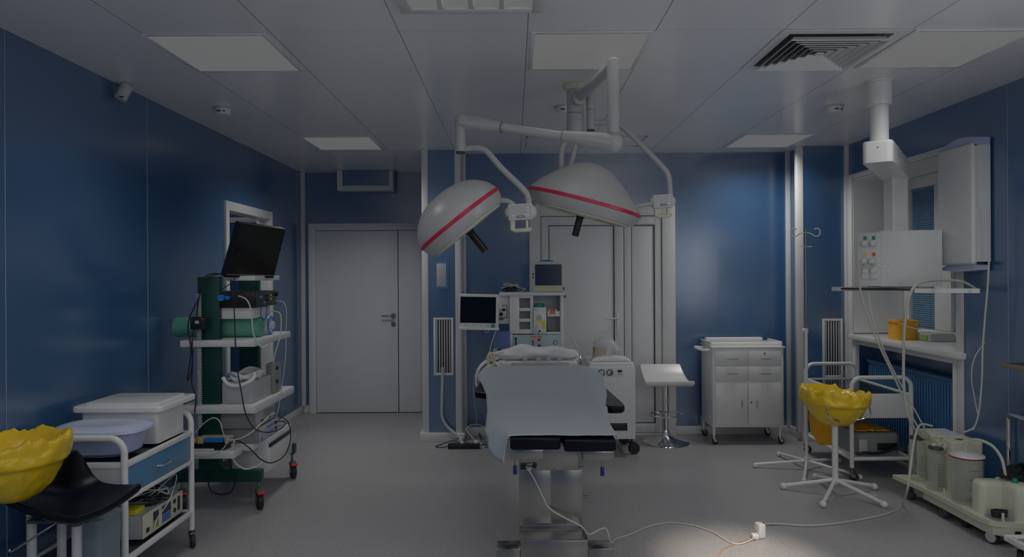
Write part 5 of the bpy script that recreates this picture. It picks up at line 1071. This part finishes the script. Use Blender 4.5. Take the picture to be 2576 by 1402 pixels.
# electrosurgical unit on lower shelf
t = thing('electrosurgical_unit', 'cream electrosurgical unit with blue displays on the left trolley lower shelf', 'medical machine', (-2.1, 3.7, .21))
UX, u0, u1 = -1.935, 3.50, 3.92
ob('unit_body', MB().box(-2.30, UX, u0, u1, .222, .345, .006), LGREY, t)
fp = ob('front_panel', MB().box(UX, UX + .008, u0, u1, .224, .348, .002), CREAM, t)
ob('display', MB().box(UX + .008, UX + .011, u0 + .19, u0 + .28, .285, .33).box(UX + .008, UX + .011, u0 + .10, u0 + .15, .285, .33), SCREENB, fp)
ob('key_field', MB().box(UX + .008, UX + .010, u0 + .19, u0 + .28, .24, .28), mat('blue_keys', (.05, .15, .45), .4), fp); ob('key_field', MB().box(UX + .008, UX + .010, u0 + .10, u0 + .15, .24, .28), mat('olive_keys', (.25, .3, .03), .4), fp)
ob('socket', MB().cyl((UX + .008, u0 + .325, .315), (UX + .011, u0 + .325, .315), .014, n=16).cyl((UX + .008, u0 + .325, .265), (UX + .011, u0 + .325, .265), .014, n=16).box(UX + .008, UX + .011, u0 + .36, u0 + .385, .25, .33, .004).box(UX + .008, UX + .011, u0 + .03, u0 + .06, .245, .27, .002), BLACK, fp)
ob('foot', MB().cyl((-1.97, 3.55, .208), (-1.97, 3.55, .2225), .015).cyl((-1.97, 3.87, .208), (-1.97, 3.87, .2225), .015).cyl((-2.25, 3.55, .208), (-2.25, 3.55, .2225), .015).cyl((-2.25, 3.87, .208), (-2.25, 3.87, .2225), .015), BLACK, t)
t = thing('cable_bundle', 'tangled black and grey electrode leads heaped on the electrosurgical unit', 'cable', (-2.05, 3.7, .35))
random.seed(5)
ob('black_cable', MB().tube(loops(-2.06, 3.72, .352, .12, 7, .06), .0055, n=8, sub=5), CABLE_B, t)
ob('grey_cable', MB().tube(loops(-2.02, 3.70, .352, .10, 4, .10) + [(-1.93, 3.85, .46), (-1.90, 3.72, .36), (-1.905, 3.60, .30), (-1.9, 3.56, .25)], .003, n=8, sub=6), CABLE_W, t)
t = thing('yellow_card', 'yellow plastic holder lying on the electrosurgical unit', 'holder', (-2.0, 3.55, .35)); ob('holder_body', MB().box(-2.09, -1.97, 3.505, 3.60, .347, .372, .004), YLAB, t)

# ---------------------------------------------------------------- black stool with yellow lined basin
kx, ky = -1.90, 2.94
t = thing('black_stool', 'black padded saddle stool on pale tube legs in the left foreground', 'stool', (kx, ky, 0))
CR, CF, CL, CB = Vector((-1.70, 3.08, .628)), Vector((-1.735, 2.68, .618)), Vector((-2.20, 2.90, .628)), Vector((-2.10, 3.18, .64))
def bs(u, v, off):      # u: left -> right along both edges, v: front -> back
    lo = lerp(CL, CF, u); hi = lerp(CB, CR, u); p = lerp(lo, hi, v)
    p += Vector((0, 0, .13 * math.exp(-((u - .12) / .20) ** 2 - ((1 - v) / .30) ** 2) + .018 * (2 * u - 1) ** 2 - .02 * math.sin(PI * v)))
    e = max(abs(2 * u - 1), abs(2 * v - 1))
    return p - Vector((0, 0, off * (1 - .5 * e ** 6)))
tbm = bmesh.new(); nu = nv = 26
a = [[tbm.verts.new(bs(i / nu, j / nv, 0)) for j in range(nv + 1)] for i in range(nu + 1)]; b = [[tbm.verts.new(bs(i / nu, j / nv, .055)) for j in range(nv + 1)] for i in range(nu + 1)]
for i in range(nu):
    for j in range(nv): tbm.faces.new((a[i][j], a[i + 1][j], a[i + 1][j + 1], a[i][j + 1])); tbm.faces.new((b[i][j], b[i][j + 1], b[i + 1][j + 1], b[i + 1][j]))
for i in range(nu): tbm.faces.new((a[i][0], b[i][0], b[i + 1][0], a[i + 1][0])); tbm.faces.new((a[i][nv], a[i + 1][nv], b[i + 1][nv], b[i][nv]))
for j in range(nv): tbm.faces.new((a[0][j], a[0][j + 1], b[0][j + 1], b[0][j])); tbm.faces.new((a[nu][j], b[nu][j], b[nu][j + 1], a[nu][j + 1]))
o = ob('seat', MB()._add(tbm), VINYL, t, ang=60); mm = o.modifiers.new('b', 'BEVEL'); mm.width = .014; mm.segments = 3; mm.limit_method = 'ANGLE'; mm.angle_limit = math.radians(50)
ob('seat_plate', MB().box(-2.06, -1.80, 2.84, 3.02, .548, .562, .004), DGREY, t)
for (px, Y) in ((80, 2.92), (193, 2.82), (155, 3.02)):
    q = P(px, 1330, Y)
    ob('leg', MB().cyl((q.x, Y, .012), (q.x, Y, .55), .0185, n=18), LGREY, t); ob('rubber_foot', MB().cyl((q.x, Y, .0), (q.x, Y, .03), .022, n=16), RUBBER, COL.objects[-1])
ob('height_lever', MB().tube([(kx - .02, ky - .1, .56), (kx - .06, ky - .14, .53), (kx - .15, ky - .18, .47), (kx - .165, ky - .18, .475)], .0045), STEEL_D, t)
t = thing('waste_basin', 'yellow bag lined basin resting on the black stool at the left edge', 'waste basin', (-2.07, 2.86, .66))
bagrim(-2.12, 2.86, .195, .905, .645, 7.6, YEL, t, .07, 0)
t = thing('grey_bin', 'tall grey plastic bin under the trolley beside the black stool', 'bin', (-1.97, 3.1, 0))
q0, q1 = P(208, 1350, 3.08).x, P(258, 1350, 3.08).x
ob('bin_body', MB().vbox(q0 - .02, q1, 3.06, 3.24, .001, .47, .03, 5), GREYT, t); ob('bin_rim', MB().vbox(q0 - .026, q1 + .006, 3.054, 3.246, .465, .48, .033, 5), GREYT, t)

# ---------------------------------------------------------------- green endoscopy rack
RX0, RX1, RN, RF = -2.33, -1.73, 4.63, 5.33
RK = thing('endoscopy_rack', 'dark green equipment rack with white shelves beside the left wall', 'rack', (-2.03, 5.0, 0))
for y, h in ((RN, 1.585), (RF, 1.57)):
    ob('upright', MB().box(-2.155, -2.005, y - .03, y + .03, .26, h, .006), GREEN, RK)
    ob('foot_beam', MB().box(RX0, RX1, y - .035, y + .035, .185, .262, .005), GREEN, RK)
    mb = MB()
    for z in (1.36, 1.2, 1.06, .93, .9, .86): mb.cyl((-2.045, y - .0305, z), (-2.045, y - .033, z), .004, n=10)
    ob('bolt', mb, STEEL, RK)
    for x in (RX0 + .05, RX1 - .025): caster(RK, x, y, .186, .058 if y == RN else .055, .034, STEEL_D, RUBBER, yaw=-1.0, pedal=RED2)
def shelf(z, x0, x1, y0, y1, th=.045, name='shelf'): return ob(name, MB().box(x0, x1, y0, y1, z - th, z, .005), WHITE, RK)
shelf(1.155, -2.25, -1.745, 4.55, 5.28); shelf(.715, -2.25, -1.745, 4.55, 5.36, .055); shelf(1.59, -2.0, -1.80, 4.70, 5.2, .035); shelf(.425, -2.21, -1.86, 4.48, 4.62, .05); shelf(.43, -1.99, -1.80, 4.66, 4.78, .05)
db = ob('drawer_unit', MB().box(-2.0, -1.75, 4.78, 5.29, .20, .43, .006), WHITE, RK)
ob('drawer_front', MB().box(-1.752, -1.738, 4.80, 5.28, .205, .365, .004), WHITE_G, db); ob('drawer_gap', MB().box(-1.75, -1.735, 4.81, 5.25, .370, .392, .002), BLACK, db)
# gap between uprights: side braces
ob('side_brace', MB().box(-2.10, -2.05, RN + .03, RF - .03, .20, .25), GREEN, RK)
# monitor
BL, BR, TR, TL = P(566, 698, 4.60), P(688, 700, 4.96), P(719, 577, 4.90), P(605, 562, 4.54)
nrm = (BR - BL).cross(TL - BL).normalized()
if nrm.y > 0: nrm = -nrm
t = thing('endoscopy_monitor', 'black flat screen monitor tilted forward on top of the green rack', 'monitor', (-1.9, 4.9, 1.6))
ob('housing', MB().prism([BL, BR, TR, TL], -nrm * .05), BLACK, t)
def mixq(u, v): return lerp(lerp(BL, BR, u), lerp(TL, TR, u), v)
ob('screen', MB().prism([mixq(.03, .07) + nrm * .0008, mixq(.97, .07) + nrm * .0008, mixq(.97, .965) + nrm * .0008, mixq(.03, .965) + nrm * .0008], nrm * .001), SCREEN, t)
ob('bezel_line', MB().tube([mixq(.02, .055) + nrm * .001, mixq(.98, .055) + nrm * .001], .0015, n=6), LGREY, t)
ob('badge', MB().prism([mixq(.49, .02) + nrm * .0008, mixq(.53, .02) + nrm * .0008, mixq(.53, .035) + nrm * .0008, mixq(.49, .035) + nrm * .0008], nrm * .001), LGREY, t)
mc_ = mixq(.4, .25) - nrm * .05
ob('stand', MB().cyl(mc_, Vector((-1.93, 4.98, 1.60)), .025).cyl((-1.93, 4.98, 1.5915), (-1.93, 4.98, 1.605), .09, n=32), BLACK, t)
# devices on shelves
def dev(name, label, x0, x1, y0, y1, z0, z1, m, mf, cat='medical machine'):
    t = thing(name, label, cat, ((x0 + x1) / 2, (y0 + y1) / 2, z0)); ob('case', MB().box(x0, x1, y0, y1, z0 + .0012, z1, .005), m, t)
    f = ob('front_panel', MB().box(x1, x1 + .008, y0 + .004, y1 - .004, z0 + .006, z1 - .003, .003), mf, t); return t, f
VB = mat('white_blue_unit', (.66, .68, .68), .35)
t, f = dev('camera_processor', 'black video processor on white units high on the green rack', -2.16, -1.765, 4.62, 5.02, 1.372, 1.482, BLACK, DGREY)
ob('socket', MB().cyl((-1.757, 4.70, 1.44), (-1.75, 4.70, 1.44), .016, n=16).cyl((-1.757, 4.76, 1.40), (-1.75, 4.76, 1.40), .012, n=16), CHROME, f)
ob('key_marks', MB().box(-1.757, -1.754, 4.88, 4.90, 1.44, 1.455).box(-1.757, -1.754, 4.88, 4.90, 1.415, 1.43), YLAB, f)
ob('knob', MB().cyl((-1.757, 4.97, 1.455), (-1.735, 4.97, 1.455), .016, n=18).cyl((-1.757, 4.80, 1.45), (-1.745, 4.80, 1.45), .008, n=12).cyl((-1.757, 4.80, 1.42), (-1.745, 4.80, 1.42), .008, n=12), BLACK, f)
ob('blue_connector', MB().cyl((-1.99, 4.62, 1.44), (-1.99, 4.585, 1.44), .022, n=20).cyl((-1.95, 4.62, 1.44), (-1.95, 4.60, 1.44), .014, n=16), BLUEB, t)
t, f = dev('light_source', 'white light source unit with blue trim directly under the black processor', -2.14, -1.80, 4.64, 4.98, 1.292, 1.37, WHITE, WHITE_G)
ob('blue_ring', MB().lathe([(.062, 0), (.066, .004), (.058, .006), (.055, 0)], (-1.792, 4.84, 1.335), (1, 0, 0), 40), BLUEB, f)
t = thing('pump_unit', 'round white pump module with blue rim beside the green roll', 'medical machine', (-1.83, 5.02, 1.156))
ob('module_body', MB().cyl((-1.93, 5.00, 1.224), (-1.80, 5.00, 1.224), .066, n=40, bev=.01), WHITE_G, t); ob('blue_ring', MB().lathe([(.064, 0), (.069, .004), (.062, .010), (.055, 0)], (-1.80, 5.00, 1.224), (1, 0, 0), 40), BLUEB, t)
ob('pump_head', MB().cyl((-1.80, 5.0, 1.224), (-1.775, 5.0, 1.224), .03, n=28, bev=.004), WHITE_G, t); ob('foot', MB().box(-1.92, -1.81, 4.97, 5.03, 1.1562, 1.175, .004), WHITE_G, t)
t = thing('green_roll', 'green cylindrical foam positioning roll lying across the rack shelf', 'bolster', (-2.03, 4.79, 1.156))
ob('roll_body', MB().cyl((-2.40, 4.80, 1.227), (-1.79, 4.80, 1.227), .0705, n=40, bev=.014), GREENROLL, t)
# hose pile device
t = thing('insufflator', 'grey box unit wrapped in coiled white hoses on the rack middle shelf', 'medical machine', (-2.0, 4.85, .716))
ob('case', MB().box(-2.0, -1.79, 4.62, 4.98, .7165, .86, .006), LGREY, t); ob('control_head', MB().box(-1.84, -1.775, 5.0, 5.16, .7165, .94, .012), GREY, t)
ob('port', MB().cyl((-1.775, 5.05, .90), (-1.765, 5.05, .90), .014).cyl((-1.775, 5.05, .80), (-1.765, 5.05, .80), .014), BLACK, t)
random.seed(9)
ob('coiled_hose', MB().tube([(-1.90 + .10 * math.cos(k * .95) + random.uniform(-.02, .02), 4.78 + .13 * math.sin(k * .95) + random.uniform(-.02, .02), .865 + .06 * random.random()) for k in range(30)], .012, n=10, sub=6), LINEN, t)
ob('hanging_hose', MB().tube([P(560, 950, 4.55), P(575, 968, 4.55), P(605, 970, 4.56), P(635, 955, 4.6), P(640, 940, 4.65)], .013, n=10), LINEN, t)
t, f = dev('video_recorder', 'grey unit with sloped dark lettered front under the middle shelf', -2.16, -1.775, 4.62, 4.98, .543, .655, GREY, LGREY)
ob('key_field', MB().box(-1.767, -1.764, 4.76, 4.94, .60, .635), GREY, f); ob('socket', MB().box(-1.767, -1.76, 4.72, 4.75, .56, .58).box(-1.767, -1.76, 4.86, 4.89, .57, .59), BLACK, f)
t, f = dev('electrosurgery_generator', 'light unit with blue stripes stacked lowest on the rack, above the drawer', -2.13, -1.765, 4.66, 5.04, .4305, .541, GREY, LGREY)
ob('blue_stripe', MB().box(-1.757, -1.754, 4.80, 4.92, .51, .52).box(-1.757, -1.754, 4.80, 4.92, .465, .475).box(-1.757, -1.754, 4.68, 4.71, .44, .465), BLUEB, f)
ob('socket', MB().cyl((-1.757, 4.97, .51), (-1.75, 4.97, .51), .012).cyl((-1.757, 4.97, .47), (-1.75, 4.97, .47), .012), DGREY, f)
# small tray devices
t = thing('shaver_console', 'black and cream accessory tray with blue block on the low front shelf', 'medical machine', (-2.04, 4.55, .426))
ob('black_case', MB().box(-2.17, -1.93, 4.505, 4.60, .4262, .47, .006), BLACK, t); ob('cream_box', MB().box(-2.12, -1.91, 4.54, 4.60, .47, .51, .006).box(-2.12, -2.08, 4.505, 4.54, .47, .515, .004).box(-1.935, -1.91, 4.505, 4.54, .47, .515, .004), BEIGE, t)
ob('blue_block', MB().box(-2.065, -1.95, 4.51, 4.538, .475, .505, .005), BLUEB, t); ob('orange_block', MB().box(-2.168, -2.13, 4.51, 4.54, .471, .50, .004), ORANGE, t)
ob('tray_insert', MB().box(-2.19, -2.0, 4.485, 4.503, .4262, .44, .003), WHITE_G, t)
# corrugated hose and supply on the left of the rack
def corr2(t): return 1 + .28 * math.sin(t * 2 * PI * 62)
hz0 = P(501, 740, 4.58); hz1 = P(502, 1075, 4.58)
one('corrugated_hose', MB().tube([(hz0.x, 4.575, hz0.z + (hz1.z - hz0.z) * k / 496) for k in range(497)], .016, n=14, smooth=False, rfun=corr2), mat('ribbed_hose', (.45, .45, .44), .5), 'ribbed grey hose hanging straight down in front of the green rack upright', 'hose')
t = thing('power_brick', 'black power supply brick tied to the hanging ribbed hose', 'power supply', (-2.15, 4.54, 1.25))
q = P(500, 812, 4.53); ob('brick_body', MB().box(q.x - .045, q.x + .05, 4.50, 4.553, q.z - .045, q.z + .04, .008), BLACK, t); ob('brick_label', MB().box(q.x - .01, q.x + .015, 4.497, 4.4995, q.z - .005, q.z + .015), LGREY, t); ob('indicator', MB().box(q.x + .03, q.x + .045, 4.497, 4.4995, q.z + .025, q.z + .03), RED2, t)
Y4 = 4.56
def pc(label, pts, r=.004, m=CABLE_B): cable('power_cable' if m is CABLE_B else 'signal_cable', label, pts, r, m)
pc('black cable arching from the rack top over the green upright and down its left side', [P(566, 693, 4.72), P(545, 688, 4.66), P(520, 693, 4.58), P(508, 712, 4.56), P(502, 745, 4.55), P(488, 775, 4.54), P(477, 800, 4.54), P(473, 830, 4.54), P(480, 870, 4.54), P(478, 910, 4.54), P(472, 950, 4.54), P(474, 956, 4.54), P(482, 930, 4.54), P(486, 880, 4.54)])
pc('second black cable hanging beside the ribbed hose down to the trolley', [P(560, 690, 4.64), P(530, 694, 4.58), P(512, 715, 4.55), P(500, 755, 4.54), P(494, 800, 4.54), P(484, 850, 4.54), P(484, 930, 4.54), P(482, 965, 4.54), P(492, 1000, 4.54), P(490, 1040, 4.54)])
pc('long black monitor cable dropping past the shelves and looping out right of the rack', [P(580, 705, 4.56), P(587, 740, 4.54), P(590, 800, 4.53), P(592, 860, 4.53), P(596, 920, 4.53), P(606, 980, 4.52), P(618, 1040, 4.52), P(640, 1078, 4.50), P(672, 1088, 4.52), P(705, 1080, 4.6), P(718, 1065, 4.75), P(708, 1060, 4.85), P(690, 1062, 4.92)])
pc('short black cable crossing from the monitor foot behind the long one', [P(592, 700, 4.55), P(578, 715, 4.54), P(560, 727, 4.60)], .003)
pc('black cable looping low between the rack drawer and the front wheel', [P(700, 1045, 4.9), P(722, 1060, 4.9), P(731, 1085, 4.9), P(728, 1120, 4.8), P(712, 1150, 4.7), P(682, 1165, 4.55), P(655, 1155, 4.50), P(630, 1130, 4.48), P(605, 1112, 4.48), P(585, 1108, 4.52)])
pc('black cable hanging in a deep loop below the rack foot beam', [P(574, 1145, 4.54), P(583, 1185, 4.56), P(590, 1215, 4.57), P(580, 1238, 4.57), P(558, 1245, 4.57), P(535, 1238, 4.57), P(525, 1220, 4.57), P(525, 1190, 4.57)], .005)
pc('pale signal cable from the black processor curving down past the green roll', [P(600, 745, 4.56), P(617, 752, 4.53), P(628, 768, 4.52), P(633, 800, 4.52), P(637, 838, 4.52), P(648, 862, 4.52), P(660, 875, 4.52), P(672, 868, 4.6)], .005, CABLE_W)
pc('thin white cable from the processor knob hanging down right of the rack', [P(692, 757, 4.95), P(712, 760, 4.93), P(720, 780, 4.9), P(720, 830, 4.9), P(718, 900, 4.9), P(708, 980, 4.9), P(700, 1030, 4.9), P(694, 1048, 4.9)], .0028, CABLE_W)
pc('white cable drooping from the blue-rimmed light source toward the shelf edge', [P(680, 782, 4.88), P(700, 786, 4.86), P(707, 800, 4.85), P(705, 845, 4.84), P(692, 890, 4.83), P(688, 915, 4.83)], .0045, CABLE_W)
pc('pale cable looping over the small accessory tray', [P(490, 1090, 4.48), P(510, 1068, 4.48), P(535, 1052, 4.48), P(552, 1060, 4.48), P(560, 1085, 4.48), P(565, 1100, 4.49)], .004, CABLE_W)
pc('pale cable drooping in front of the low front shelf', [P(575, 1100, 4.47), P(565, 1125, 4.46), P(540, 1143, 4.46), P(505, 1147, 4.46), P(482, 1138, 4.46)], .0035, CABLE_W)
pc('white hose loop hanging in front of the rack drawer unit', [P(590, 1108, 4.5), P(583, 1140, 4.5), P(592, 1165, 4.5), P(615, 1180, 4.52), P(640, 1176, 4.56), P(660, 1165, 4.6)], .006, CABLE_W)
pc('pale signal cable running up from the small tray to the lettered unit', [P(575, 1108, 4.5), P(600, 1105, 4.5), P(630, 1090, 4.52), P(655, 1068, 4.6), P(680, 1045, 4.8), P(692, 1040, 4.85)], .005, CABLE_W)
